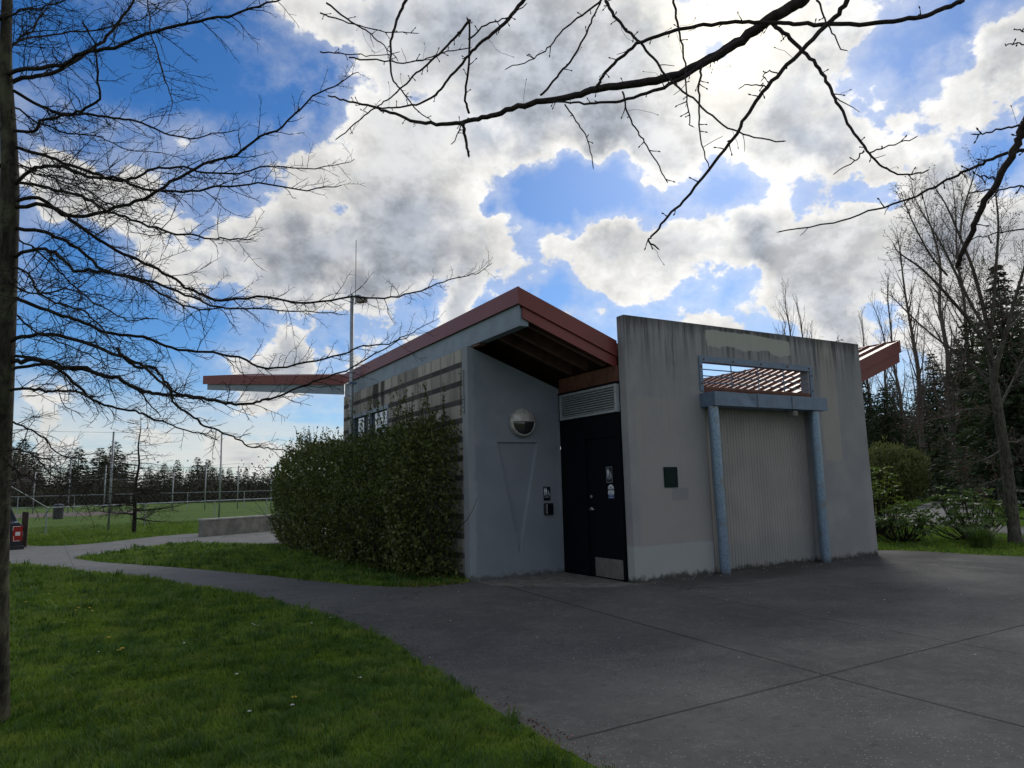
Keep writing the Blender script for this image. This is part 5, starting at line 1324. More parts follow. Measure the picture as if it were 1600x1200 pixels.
def wob(poly, s=.03, seed=2):
    rr = random.Random(seed); return [Vector((p.x + rr.uniform(-s, s) + .0, p.y + rr.uniform(-s, s), 0)) for p in poly]
FL = [Vector((-40, -12, 0))] + wob(FORE, .035) + [Vector((-9.95, 14.8, 0)), Vector((-40, 14.8, 0))]
blades('lawn_grass', FL, 330000, 0, .050, .0075, 7, dmax=26)
blades('island_grass', wob(ISL, .04, 5), 60000, 0, .055, .0070, 8, dmax=28)
def clumps(name, poly, n, seed, dmax, h=.068, per=24):
    q = np.random.default_rng(seed); C = []
    lo = np.min([(p[0], p[1]) for p in poly], 0)
    while len(C) < n:
        r_ = 3.0 * (dmax / 3.0) ** q.uniform(size=4000); a = math.atan2(CFW.y, CFW.x) + q.uniform(-.8, .8, 4000)
        P = np.stack([CXY[0] + r_*np.cos(a), CXY[1] + r_*np.sin(a)], 1); P = P[inside(P, poly)]; C += [tuple(p) for p in P]
    C = np.array(C[:n]); d = np.linalg.norm(C - CXY, axis=1); sz = q.uniform(.5, 1.5, n)
    C = np.repeat(C, per, 0); d = np.repeat(d, per); sz = np.repeat(sz, per); m = len(C)
    a = q.uniform(0, 6.283, m); rad = np.abs(q.normal(0, .045, m)) * sz * np.clip(d/7, 1, 2); dr = np.stack([np.cos(a), np.sin(a), np.zeros(m)], 1)
    B = np.concatenate([C, np.zeros((m, 1))], 1) + dr * rad[:, None]
    hh = h * sz * q.uniform(.5, 1.2, m) * np.clip(d/9, 1, 1.5); w = .0065 * np.clip(d/5, .6, 5)
    sd = np.stack([-np.sin(a), np.cos(a), np.zeros(m)], 1) * w[:, None] * .5; z = np.zeros((m, 3)); z[:, 2] = hh
    out = dr * (hh * q.uniform(.1, .9, m))[:, None]
    mm = B + out*.35 + z*.65; V = np.stack([B-sd, B+sd, mm+sd*.8, mm-sd*.8, B+out+z], 1).reshape(-1, 3); i = np.arange(m)[:, None]*5
    F = np.concatenate([i + np.array([[0,1,2]]), i + np.array([[0,2,3]]), i + np.array([[3,2,4]])], 0)
    tag(np_mesh(name, V, F, M_clump, None, 3), kind='stuff')
clumps('grass_tufts', FL, 1500, 51, 24, .078); clumps('grass_tufts', wob(ISL, .04, 5), 420, 52, 26)
TL = [Vector((q[0], q[1], 0)) for q in TOPE] + [Vector(q) for q in ((-3.9,22.8,0),(4,23.6,0),(10,40,0),(-30,44,0),(-30,20,0),(-14,26.8,0),(-10.4,26.5,0))]
blades('field_grass', TL, 50000, 0, .07, .0060, 9, dmax=46)
RL = [Vector(p) for p in REDGE] + [Vector((12.2,-8,0)), Vector((12.6,-1.5,0)), Vector((13.2,.4,0)), Vector((13.9,1.4,0)), Vector((15,3,0)), Vector((15.9,4.3,0)), Vector((17,6,0)), Vector((14,8,0)), Vector((6.6,8,0))]
blades('verge_grass', RL, 45000, 0, .062, .0065, 10, dmax=34)
RL2 = [Vector((17.2,2.9,0)), Vector((22.5,5.6,0)), Vector((30,9.6,0)), Vector((44,15.6,0)), Vector((60,10,0)), Vector((30,-8,0)), Vector((15.2,-8,0)), Vector((15.6,-1,0)), Vector((16.6,1.9,0))]
blades('park_grass', RL2, 30000, 0, .07, .0055, 12, dmax=60)
RL3 = [Vector((14,9.6,0)), Vector((21.2,9.8,0)), Vector((26,11.2,0)), Vector((38,16.8,0)), Vector((52,18.8,0)), Vector((80,40,0)), Vector((30,40,0)), Vector((14,20,0))]
blades('meadow_grass', RL3, 22000, 0, .08, .0055, 13, dmax=80)
def tuft(base, label, n=260, h=.42, seed=3):
    q = np.random.default_rng(seed); r = empty('grass_clump', label, 'plant', tuple(base))
    a = q.uniform(0, 6.283, n); rad = q.uniform(0, .22, n); B = np.stack([np.cos(a)*rad, np.sin(a)*rad, np.zeros(n)], 1)
    hh = h * q.uniform(.5, 1.15, n); out = np.stack([np.cos(a), np.sin(a), np.zeros(n)], 1) * (hh * q.uniform(.2, 1.1, n))[:, None]
    sd = np.stack([-np.sin(a), np.cos(a), np.zeros(n)], 1) * .006
    z = np.zeros((n,3)); z[:,2] = hh
    m1 = B + out*.35 + z*.7; t = B + out + z*.75
    V = np.stack([B - sd, B + sd, m1 + sd, m1 - sd, t], 1).reshape(-1, 3); i = np.arange(n)[:, None] * 5
    F = np.concatenate([i + np.array([[0,1,2]]), i + np.array([[0,2,3]]), i + np.array([[3,2,4]])], 0)
    np_mesh('leaves', V, F, M_rhodo, r, 3)
tuft(gnd(1535, 857), 'arching dark grass clump at the plaza edge right of the round rhododendron', 420, .55)
# dandelions and daisies on the near lawn
def flowers():
    rr = random.Random(6)
    ORD = ['nearest', 'second nearest', 'third nearest', 'fourth nearest', 'fifth nearest', 'sixth nearest', 'seventh nearest', 'eighth nearest', 'ninth nearest', 'tenth nearest', 'eleventh nearest', 'twelfth nearest', 'thirteenth nearest', 'fourteenth nearest', 'fifteenth nearest', 'sixteenth nearest', 'seventeenth nearest', 'eighteenth nearest', 'farthest']
    def flower(x, y, m, s, label, grp, nm, cat):
        p = gnd(x, y); r = empty(nm, label, cat, tuple(p), grp)
        mb = MB(); mb.tube([(0,0,0), (.003,.002,.05*s)], .0018*s, 4); mb.build('stem', M_blade, r)
        mb = MB(); n = 14; c = Vector((.003, .002, .052*s)); R0 = .021*s
        for k in range(n):
            a = 2*math.pi*k/n; d = Vector((math.cos(a), math.sin(a), .25)); sd = Vector((-math.sin(a), math.cos(a), 0)) * R0 * .17
            mb.add([c, c + d*R0*.6 + sd, c + d*R0, c + d*R0*.6 - sd], [(0,1,2,3)])
            mb.add([c + Vector((0,0,.003)), c + d*R0*.3 + sd + Vector((0,0,.004)), c + d*R0*.6 + Vector((0,0,.006)), c + d*R0*.3 - sd + Vector((0,0,.004))], [(0,1,2,3)])
        mb.build('flower_head', m, r)
    for x, y in ((117,961),(143,962),(122,957),(139,957),(40,947),(76,934),(190,1023),(169,1005),(459,1103),(185,1026)):
        D_ = sorted([961,962.1,957,957.1,947,934,1023,1005,1103,1026], reverse=True); dn = getattr(flowers, 'k', 0); flowers.k = dn + 1
        yy_ = [961,962.1,957,957.1,947,934,1023,1005,1103,1026][dn]
        flower(x, y, M_dandy, 1.15, 'yellow dandelion flower in the lawn, %s to the camera of the dandelions' % ORD[D_.index(yy_)], 'dandelions in the near lawn', 'dandelion', 'flower')
    for x, y in ((345,921),(397,983),(403,984),(394,981),(516,971),(562,1068),(389,1122),(287,1012),(99,979),(154,1026),(456,1112),(369,1062),(486,980),(400,875),(410,877),(436,873),(318,868),(352,862),(390,871)):
        ys_ = sorted([a*1.0 + i_*.01 for i_, a in enumerate([921,983,984,981,971,1068,1122,1012,979,1026,1112,1062,980,875,877,873,868,862,871])], reverse=True)
        dn = getattr(flowers, 'j', 0); flowers.j = dn + 1
        flower(x, y, M_daisy, .85, 'tiny white daisy in the grass, %s to the camera of the daisies' % ORD[ys_.index([921,983,984,981,971,1068,1122,1012,979,1026,1112,1062,980,875,877,873,868,862,871][dn] + dn*.01)], 'daisies in the lawns', 'daisy', 'flower')
flowers()
def litter():
    q = np.random.default_rng(3); P = []
    n = 150; xy = np.stack([q.uniform(-5, 8, n), q.uniform(-6, 1.6, n)], 1)
    P = np.concatenate([xy, np.full((n, 1), .010)], 1)
    near = np.stack([q.uniform(-.1, 6.4, 120), -.02 - np.abs(q.normal(0, .18, 120)), np.full(120, .010)], 1)
    ent = np.stack([q.uniform(-1.9, -.1, 50), q.uniform(.4, 1.9, 50), np.full(50, .010)], 1)
    wk = np.stack([q.uniform(-5.2, -2.3, 60), q.uniform(-3, 3, 60), np.full(60, .010)], 1)
    P = np.concatenate([P, near, wk])
    P = P[~((P[:,1] > -.02) & (P[:,0] > -2) & (P[:,0] < 6.5))]
    N = q.normal(size=P.shape) * np.array([1, 1, .12]) + np.array([0, 0, .05])
    V, F = leaf_quads(P, N, q.uniform(.008, .022, len(P)), 1.4); tag(np_mesh('petal_litter', V, F, M_litter, None, 4), kind='stuff')
    eg = np.array([[p.x, p.y] for p in FORE[:70]]); ei = q.integers(0, len(eg), 900); ed = eg[ei] + q.normal(0, .07, (900, 2)) + np.array([.05, 0]); ed = np.concatenate([ed, np.full((900, 1), .012)], 1)
    d = np.stack([q.uniform(-3.2, -2.2, 240), q.uniform(1.7, 2.9, 240), q.uniform(.01, .05, 240)], 1)
    d = np.concatenate([d, ent, ed]); N = q.normal(size=d.shape) * np.array([1, 1, .4])
    V, F = leaf_quads(d, N, np.concatenate([q.uniform(.02, .05, len(d) - 900), q.uniform(.008, .03, 900)]), 1.6); tag(np_mesh('dead_leaf_litter', V, F, M_deadleaf, None, 4), kind='stuff')
litter()
# ================================================================ farther things
def planter():
    r = empty('planter_wall', 'low weathered concrete planter wall with a pale cap beside the left path', 'wall')
    a = Vector((-4.18, 19.86, 0)); d = Vector((-.9, 21.9, 0)) - a; d.normalize(); nrm = Vector((-d.y, d.x, 0)); L = 5.2; t = .9
    def bx(s0, s1, n0, n1, z0, z1):
        q = [a + d*s0 + nrm*n0, a + d*s1 + nrm*n0, a + d*s1 + nrm*n1, a + d*s0 + nrm*n1]
        return [(p.x, p.y, z0) for p in q] + [(p.x, p.y, z1) for p in q]
    mb = MB(); mb.hexa(bx(0, L, 0, .3, -.05, .60)); mb.build('body', M_planter, r)
    mb = MB(); mb.hexa(bx(-.03, L, -.03, .33, .603, .665)); mb.build('cap', M_cap, r, bevel=.01)
planter()
def truck():
    C0 = gnd(22, 862, -.60); C0 = at(36, 845, 22.3); C0.z = -.62
    r = empty('parked_pickup_truck', 'dark navy pickup truck with red tail light behind the oak trunk', 'truck', tuple(C0), rz=math.atan2(CR.y, CR.x) + .66)
    s = 1.06
    # local: x to the right, y away from the camera; origin under the right rear corner
    W_ = 2.03*s
    def P(pts): return [(x*s, y*s, z*s) for x, y, z in pts]
    mb = MB()
    # bed with rounded shoulders
    prof = [(-1.98,.62),(-2.0,.95),(-1.97,1.30),(-1.9,1.38),(-.12,1.38),(-.05,1.30),(-.0,.95),(-.03,.62)]
    vs = [(x,0,z) for x,z in prof] + [(x,1.9,z) for x,z in prof]; n = len(prof)
    mb.add(P(vs), [tuple(range(n))] + [tuple(range(n,2*n))[::-1]] + [(i, i+n, (i+1)%n+n, (i+1)%n) for i in range(n)])
    prof2 = [(-1.98,.55),(-2.0,1.0),(-1.95,1.33),(-1.70,1.92),(-1.55,1.97),(-.45,1.97),(-.30,1.92),(-.05,1.33),(-.0,1.0),(-.03,.55)]
    vs = [(x,1.92,z) for x,z in prof2] + [(x*1 ,4.0,z if z < 1.4 else z-.02) for x,z in prof2]; n = len(prof2)
    mb.add(P(vs), [tuple(range(n))] + [tuple(range(n,2*n))[::-1]] + [(i, i+n, (i+1)%n+n, (i+1)%n) for i in range(n)])
    mb.box(tuple(P([(-1.95,4.0,.55)])[0]), tuple(P([(-.05,5.4,1.20)])[0]))
    mb.build('body', M_truck, r, bevel=.03)
    mb = MB(); mb.box(tuple(P([(-1.78,-.025,.70)])[0]), tuple(P([(-.24,-.002,1.36)])[0])); tg = mb.build('tailgate', M_truck, r, bevel=.015)
    mb = MB(); mb.box(tuple(P([(-1.15,-.045,1.12)])[0]), tuple(P([(-.87,-.026,1.18)])[0])); mb.build('handle', M_plastic, tg)
    for x0 in (-1.97, -.215):
        mb = MB(); x0 -= (.06 if x0 > -1 else 0); mb.box(tuple(P([(x0,-.035,.83)])[0]), tuple(P([(x0+.245,.03,1.27)])[0])); tl = mb.build('tail_light', M_tail, r, bevel=.01)
        mb = MB(); q = x0 + .10
        mb.box(tuple(P([(x0+.07,-.042,.99)])[0]), tuple(P([(x0+.19,-.0355,1.10)])[0]))
        for a, b_ in (((x0+.0,-.04,1.255),(x0+.185,-.0355,1.27)), ((x0+.03,-.04,.83),(x0+.185,-.0355,.845)), ((x0+.03,-.04,.845),(x0+.042,-.0355,.98)), ((x0+.0,-.04,1.14),(x0+.012,-.0355,1.255))):
            mb.box(tuple(P([a])[0]), tuple(P([b_])[0]))
        mb.build('clear_lens', M_lens, tl)
    mb = MB(); mb.box(tuple(P([(-2.02,-.17,.50)])[0]), tuple(P([(.03,-.04,.70)])[0])); mb.box(tuple(P([(-1.7,-.1,.40)])[0]), tuple(P([(-.3,.1,.499)])[0])); mb.build('bumper', M_plastic, r, bevel=.02)
    mb = MB(); mb.box(tuple(P([(-1.65,1.905,1.45)])[0]), tuple(P([(-.35,1.915,1.88)])[0])); mb.build('rear_window', M_glass, r)
    for x in (-1.86, -.16):
        for y in (1.0, 4.6):
            mb = MB(); mb.tube(P([(x-.13,y,.40),(x+.13,y,.40)]), .40*s, 24); w = mb.build('wheel', M_tyre, r)
            mb = MB(); mb.tube(P([(x-.135,y,.40),(x+.135,y,.40)]), .23*s, 16); mb.build('rim', M_chrome, w)
truck()
def timber_post():
    b0 = at(37, 846, 23.2); b0.z = zdip(b0.x, b0.y) - .05
    r = tag(MB().build('x', M_postbr), None); bpy.data.objects.remove(r)
    mb = MB(); zt = 1.6 - 21/CF*23.2 - b0.z
    mb.hexa([(-.09,-.09,0),(.09,-.09,0),(.09,.09,0),(-.09,.09,0),(-.085,-.085,zt),(.085,-.085,zt-.03),(.085,.085,zt-.03),(-.085,.085,zt)])
    o = mb.build('timber_post', M_postbr, None, bevel=.01, loc=tuple(b0)); tag(o, 'square dark brown timber post right behind the pickup truck', 'post')
timber_post()

def fence_line(name, label, pts, h, step, rr_, net=True, mesh=.22, post_r=.028, group=None, diag=True):
    r = empty(name, label, 'fence', tuple(pts[0]), group); T = pts[0]
    for i in range(len(pts)-1):
        a, b_ = pts[i]-T, pts[i+1]-T; L = (b_-a).length; n = max(1, round(L/step)); d = (b_-a)/n
        mb = MB(); mb.tube([a + Vector((0,0,h)), b_ + Vector((0,0,h))], rr_, 6); mb.build('rail', M_pole, r)
        for k in range(n + (i == len(pts)-2)):
            p = a + d*k; mb = MB(); mb.tube([p, p + Vector((0,0,h+.03))], post_r, 7); mb.build('fence_post', M_pole, r)
        if net:
            mb = MB(); dn = d.normalized(); m_ = int(L/mesh); w = .0040
            H = h
            for k in range(-int(H/mesh), m_):
                for sgn in (1, -1):
                    s0 = k*mesh; s1 = s0 + H; za, zb = (0, H) if sgn > 0 else (H, 0)
                    c0, c1 = max(s0, 0), min(s1, L)
                    if c1 <= c0: continue
                    z0 = za + (zb-za)*(c0-s0)/H; z1 = za + (zb-za)*(c1-s0)/H
                    p, q = a + dn*c0 + Vector((0,0,z0)), a + dn*c1 + Vector((0,0,z1))
                    mb.tube([p, q], w, 3, False)
            mb.build('wire_mesh', M_wire, r)
    return r
fa = gnd(71, 836); fb = gnd(416, 805); fd = (fb - fa).normalized()
fl = fa - fd * .01
fr_ = fence_line('chain_link_fence', 'near galvanised chain link fence with a pipe rail crossing the ball field', [gnd(-90, 838), fa, fb, fb + fd * 14], 1.16, 5.6, .026, mesh=.16)
def guy():
    mb = MB(); a = fa + Vector((0,0,1.16)); b_ = at(10, 756, 23.5); b2 = at(-90, 702, 21.5)
    T = fr_.location; mb.tube([a - T, b_ - T, b2 - T], .022, 6); mb.build('brace_pipe', M_pole, fr_)
guy()
def tall_pole(px, yb, yt, r0, label, D=None, group='tall galvanised net poles'):
    b0 = gnd(px, yb) if D is None else at(px, yb, D); b0.z = 0
    Dd = (b0 - CAM).dot(CFW); zt = at(px, yt, Dd).z
    r = empty('net_pole', label, 'pole', tuple(b0), group)
    mb = MB(); mb.tube([(0,0,-.1), (0,0,zt)], [r0, r0*.9], 10); mb.build('pole', M_pole, r, smooth=True)
    mb = MB(); mb.tube([(0,0,zt), (0,0,zt+.05)], [r0*1.3, r0*.4], 10); mb.build('cap', M_pole, r)
    return Vector((b0.x, b0.y, zt))
T1 = tall_pole(169, 831, 674, .05, 'tall galvanised net pole left of the small bare field tree')
T2 = tall_pole(342, 812, 677, .055, 'tall galvanised net pole rising behind the planter wall')
far = []
for px, yt, yb, lb in ((51,730,800,'thin far net pole seen just right of the oak trunk'),(106,718,797,'thin far net pole between the oak trunk and the near tall pole'),(162,727,794,'thin far net pole close left of the near tall pole'),
        (269,740,791,'short far net pole right of the small bare field tree'),(320,728,790,'thin far net pole left of the tall pole behind the planter wall'),
        (371,728,788,'thin far net pole right of the tall pole behind the planter wall'),(423,730,786,'thin far net pole beside the left end of the hedge')):
    far.append(tall_pole(px, yb, yt, .06, lb, D=70))
def net_cables():
    e = T1 - (T2 - T1) * .9; f = T2 + (T2 - T1) * .25
    for k, (a, b_, n) in enumerate(((e, f, 'near'), (far[0] - (far[-1]-far[0])*.2, far[-1] + (far[-1]-far[0])*.25, 'far'))):
        r = empty('net_cable', 'slack thin cable strung along the %s' % ('two tall near net poles' if k == 0 else 'row of thin far net poles'), 'cable', tuple(a))
        for dz in ((0, -1.9) if k == 0 else (0, -1.2)):
            pts = [a.lerp(b_, i/16) - a + Vector((0,0,dz - .0*math.sin(i))) for i in range(17)]
            mb = MB(); mb.tube(pts, .008 if k == 0 else .016, 4); mb.build('cable', M_wire, r)
net_cables()
fa2 = at(-60, 779, 74); fa2.z = 0; fb2 = at(470, 770, 74); fb2.z = 0
fence_line('chain_link_fence', 'far chain link fence along the far side of the ball field', [fa2, fb2], 1.75, 5.5, .035, mesh=.5, post_r=.04)
# ---- bare trees (procedural)
def bare_tree(name, label, base, H, r0, seed, nb=26, spread=.9, upb=.5, L=.45, start=.25, bark=None, sub=2, twr=.004, tmin=.0016, lean=(0,0), group=None, step=.16, cat='tree', droop=0.0, buds=None, sides=5):
    r = empty(name, label, cat, tuple(base), group); rr = random.Random(seed)
    tl = [Vector((0,0,-.1)), Vector((0,0,.1))] + [Vector((lean[0]*t*H + rr.gauss(0,.012)*H*t, lean[1]*t*H + rr.gauss(0,.012)*H*t, H*t)) for t in (.15,.3,.45,.6,.75,.9,1.0)]
    tl = catmull(tl, 3); n = len(tl)
    rad = [r0 * ((1 - i/(n-1)) ** .9) * (1.25 if i < 3 else 1) + r0*.03 for i in range(n)]
    mb = MB(); mb.tube(tl, rad, 10); mb.build('trunk', bark, r, smooth=True)
    mb = MB(); bl = []
    for k in range(nb):
        t = start + (1-start) * (k + rr.random()) / nb; i = min(int(t*(n-1)), n-2); p = tl[i].lerp(tl[i+1], t*(n-1)-i)
        a = rr.uniform(0, 2*math.pi); Lk = L * H * (1.05 - t) ** .7 * rr.uniform(.7, 1.15)
        d = Vector((math.cos(a)*spread, math.sin(a)*spread, upb))
        ln = jitter_line(p, d, Lk, 7, rr, .16, .05 * upb - droop); rb = rad[i] * .42
        rb = [max(rb * (1 - j/7) , tmin*1.5) for j in range(8)]
        mb.tube(ln, rb, sides, False)
        twigs(mb, ln, rb, rr, step, Lk*.42, (25, 55), sub-1, .45, 1.0, .05*upb - droop*.5, twr, True, 3, .12, .22, bl if buds else None, tmin)
    mb.build('crown', bark, r)
    if buds:
        q = random.Random(seed+1); sel = [p for p in bl if q.random() < buds]
        P = np.array([tuple(p) for p in sel for _ in range(2)]) + rng.normal(0, .014, (len(sel)*2, 3))
        V, F = leaf_quads(P, rng.normal(size=P.shape), rng.uniform(.022, .045, len(P)), 1.5); np_mesh('buds', V, F, M_buds, r, 4)
    return r
bare_tree('field_tree', 'small bare tree with tiered level twigs standing on the ball field grass', gnd(209, 834), 4.9, .10, 3, nb=64, spread=1.0, upb=.02, L=.62, start=.22, bark=M_bark, sub=2, twr=.010, tmin=.0045, step=.17)
# right-hand maple with red buds
def right_tree():
    base = gnd(1587, 850); D = (base - CAM).dot(CFW)
    r = empty('budding_tree', 'slender grey bare tree with red buds and upswept limbs by the park path', 'tree', tuple(base)); rr = random.Random(33)
    def Q(pix, dd=0.0, k=4):
        n = len(pix); return catmull([at(x, y, D + dd * i/(n-1)) - base for i, (x, y) in enumerate(pix)], k)
    mb = MB(); tl = Q([(1588,856),(1586,840),(1580,790),(1574,735),(1567,690),(1560,645),(1553,600)]); n = len(tl)
    mb.tube(tl, [.21 - .07*min(1, i/5) - .045*(i/n) for i in range(n)], 14); 
    lf = [([(1553,600),(1548,560),(1545,520),(1536,480),(1520,420),(1500,370),(1478,320),(1455,285)], .9, .085),
          ([(1553,600),(1560,560),(1572,520),(1585,470),(1600,420),(1618,360),(1630,290)], -.8, .075),
          ([(1549,565),(1535,530),(1505,490),(1470,450),(1440,420),(1405,395),(1395,380)], -1.2, .06),
          ([(1546,530),(1552,480),(1556,420),(1560,350),(1556,300),(1560,255)], 1.3, .06),
          ([(1545,520),(1520,480),(1490,420),(1470,380),(1440,330),(1420,290)], 2.0, .05),
          ([(1556,615),(1530,580),(1500,555),(1465,530),(1430,500),(1400,470),(1385,455)], 1.5, .045),
          ([(1570,520),(1590,500),(1620,470),(1660,430)], 1.0, .045),
          ([(1500,370),(1505,330),(1520,280),(1530,250)], .8, .035),
          ([(1480,430),(1455,400),(1430,355),(1415,320),(1408,300)], -1.8, .03),
          ([(1562,650),(1540,640),(1510,640),(1480,650),(1445,660),(1420,680)], -1.6, .028),
          ([(1568,700),(1545,715),(1520,722),(1495,712),(1470,690)], -1.2, .024),
          ([(1574,745),(1556,750),(1530,758),(1512,748),(1500,740)], -1.0, .018),
          ([(1572,740),(1590,715),(1600,700),(1620,690)], -1.0, .035),
          ([(1570,690),(1590,690),(1610,680)], .8, .03),
          ([(1560,640),(1580,600),(1600,560),(1630,500)], 1.6, .04),
          ([(1552,590),(1520,575),(1480,590),(1450,600),(1425,590)], 1.8, .028),
          ([(1558,625),(1530,610),(1490,615),(1450,640),(1430,655)], .5, .025)]
    mb.build('trunk', M_barkg, r, smooth=True)
    bl = []
    for px, dd, r0 in lf:
        ln = Q(px, dd, 4); n = len(ln); r0 *= .82; ra = [max(r0*(1-i/n)**.8, .006) for i in range(n)]
        mb = MB(); mb.tube(ln, ra, 7, False)
        up = .05 if r0 > .03 else .01
        twigs(mb, ln, ra, rr, .075, 1.30 if r0 > .025 else .8, (18, 48), 1, .42, 1.0, up, .0065, True, 3, .12, .2, bl, .0032)
        mb.build('branch', M_barkg, r)
    sel = [p for p in bl if rr.random() < .5]
    P = np.repeat(np.array([tuple(p) for p in sel]), 2, 0) + rng.normal(0, .02, (len(sel)*2, 3))
    V, F = leaf_quads(P, rng.normal(size=P.shape), rng.uniform(.02, .045, len(P)), 1.5); np_mesh('buds', V, F, M_buds, r, 4)
right_tree()
def conifer_mesh(H, R, seed, nw=26, per=9, clump=5, gap=.15, droop=.25, size=.5, low=.08):
    q = random.Random(seed); P = []; N = []; S = []; mb = MB()
    mb.tube([(0,0,-.1),(0,0,H*.5),(0,0,H)], [R*.06, R*.035, .01], 6)
    for w in range(nw):
        t = low + (1-low) * (w + q.random()*.6) / nw; z = H*t; rad = R * (1-t) ** .85 * (1.0 + .0*q.random())
        for k in range(per if t < .8 else max(4, per-3)):
            if q.random() < gap: continue
            a = q.uniform(0, 6.283); L = rad * q.uniform(.55, 1.18) + .1
            m_ = max(2, int(clump * (L / R) + 2))
            for j in range(m_):
                u = (j + q.random()) / m_; rr_ = L * u
                zz = z - droop * L * u * u * 1.2 + .12 * L * u
                c = Vector((math.cos(a)*rr_, math.sin(a)*rr_, zz)) + Vector((q.gauss(0,.10), q.gauss(0,.10), q.gauss(0,.05))) * (L*.6)
                P.append(tuple(c)); d = Vector((math.cos(a + q.gauss(0,.7)), math.sin(a + q.gauss(0,.7)), -.25 + q.gauss(0,.25))); N.append(tuple(d)); S.append(size * q.uniform(.6, 1.3) * (.5 + .5*(1-t)))
    V, F = leaf_quads(np.array(P), np.array(N), np.array(S), 2.3)
    return V, F, mb
def conifer(name, label, base, H, R, seed, m, group=None, **k):
    V, F, mb = conifer_mesh(H, R, seed, **k); r = empty(name, label, 'tree', tuple(base), group)
    np_mesh('crown', V, F, m, r, 4); mb.build('trunk', M_bark, r); return r
def place(px, D, ytop):                   # base on the ground at depth D under bearing px, height from the skyline
    p = at(px, 760, D); p.z = 0; H = at(px, ytop, D).z; return p, H
for i, (px, D, yt, R, lb) in enumerate((
      (1600, 34, 395, 3.3, 'huge dark fir filling the right edge behind the budding tree'),
      (1545, 44, 480, 4.3, 'broad dark fir directly behind the budding tree trunk'),
      (1478, 58, 545, 4.6, 'dark drooping fir left of the budding tree'),
      (1395, 56, 600, 4.0, 'dark fir showing under the right roof tip'),
      (1430, 66, 640, 4.0, 'low broad fir between the roof tip fir and the drooping fir'),
      (1355, 60, 570, 3.2, 'fir tip standing just over the right end of the tall wall'),
      (1520, 62, 520, 4.6, 'rear fir seen between the drooping fir and the broad fir'),
      (1640, 44, 430, 4.6, 'rear fir partly cut off by the right edge of the view'),
      (1375, 70, 612, 4.5, 'low rear fir against the right end of the tall wall'),
      (1455, 72, 590, 5.0, 'rear fir behind the low broad fir'), (1410, 76, 585, 4.8, 'rear fir peeping over the fir under the roof tip'))):
    p, H = place(px, D, yt); near = D < 50
    conifer('fir_tree', lb, p, H, R, 40+i, M_conif, 'dark firs at the right', nw=int(H*5.5), per=22, clump=20, size=.40, gap=.12, low=.02 if i not in (0, 1) else .05)
p, H = place(1331, 66, 512); conifer('fir_tree', 'thin pointed fir top just above the tall wall right of its middle', p, H, 2.4, 77, M_conif2, 'dark firs at the right', nw=30, per=7, clump=4, size=.5)
for i, (px, D, yt, sp, lb) in enumerate(((1252, 62, 432, .30, 'thin bare poplar above the middle of the tall wall'), (1272, 66, 455, .28, 'smaller bare poplar just right of the poplar above the wall'), (1236, 70, 470, .3, 'faint bare poplar left of the poplar above the wall'),
       (1372, 60, 478, .32, 'thin bare poplar above the right roof tip'), (1398, 66, 455, .34, 'bare poplar between the roof tip and the budding tree'), (1290, 80, 500, .3, 'low bare poplar showing over the wall coping'),
       (1450, 50, 330, .42, 'tall bare poplar left of the tallest poplar'), (1500, 44, 262, .42, 'tallest bare poplar with fine upright twigs behind the budding tree'), (1540, 47, 250, .42, 'bare poplar right of the tallest poplar'), (1420, 56, 420, .4, 'slender bare poplar left of the budding tree'))):
    p, H = place(px, D, yt)
    bare_tree('bare_poplar', lb, p, H, .14 + .004*H, 90+i, nb=34, spread=sp, upb=1.0, L=.34, start=.22, bark=M_twigfar, sub=2, twr=.010, tmin=.0065, group='bare poplars at the right', step=.42, sides=4)
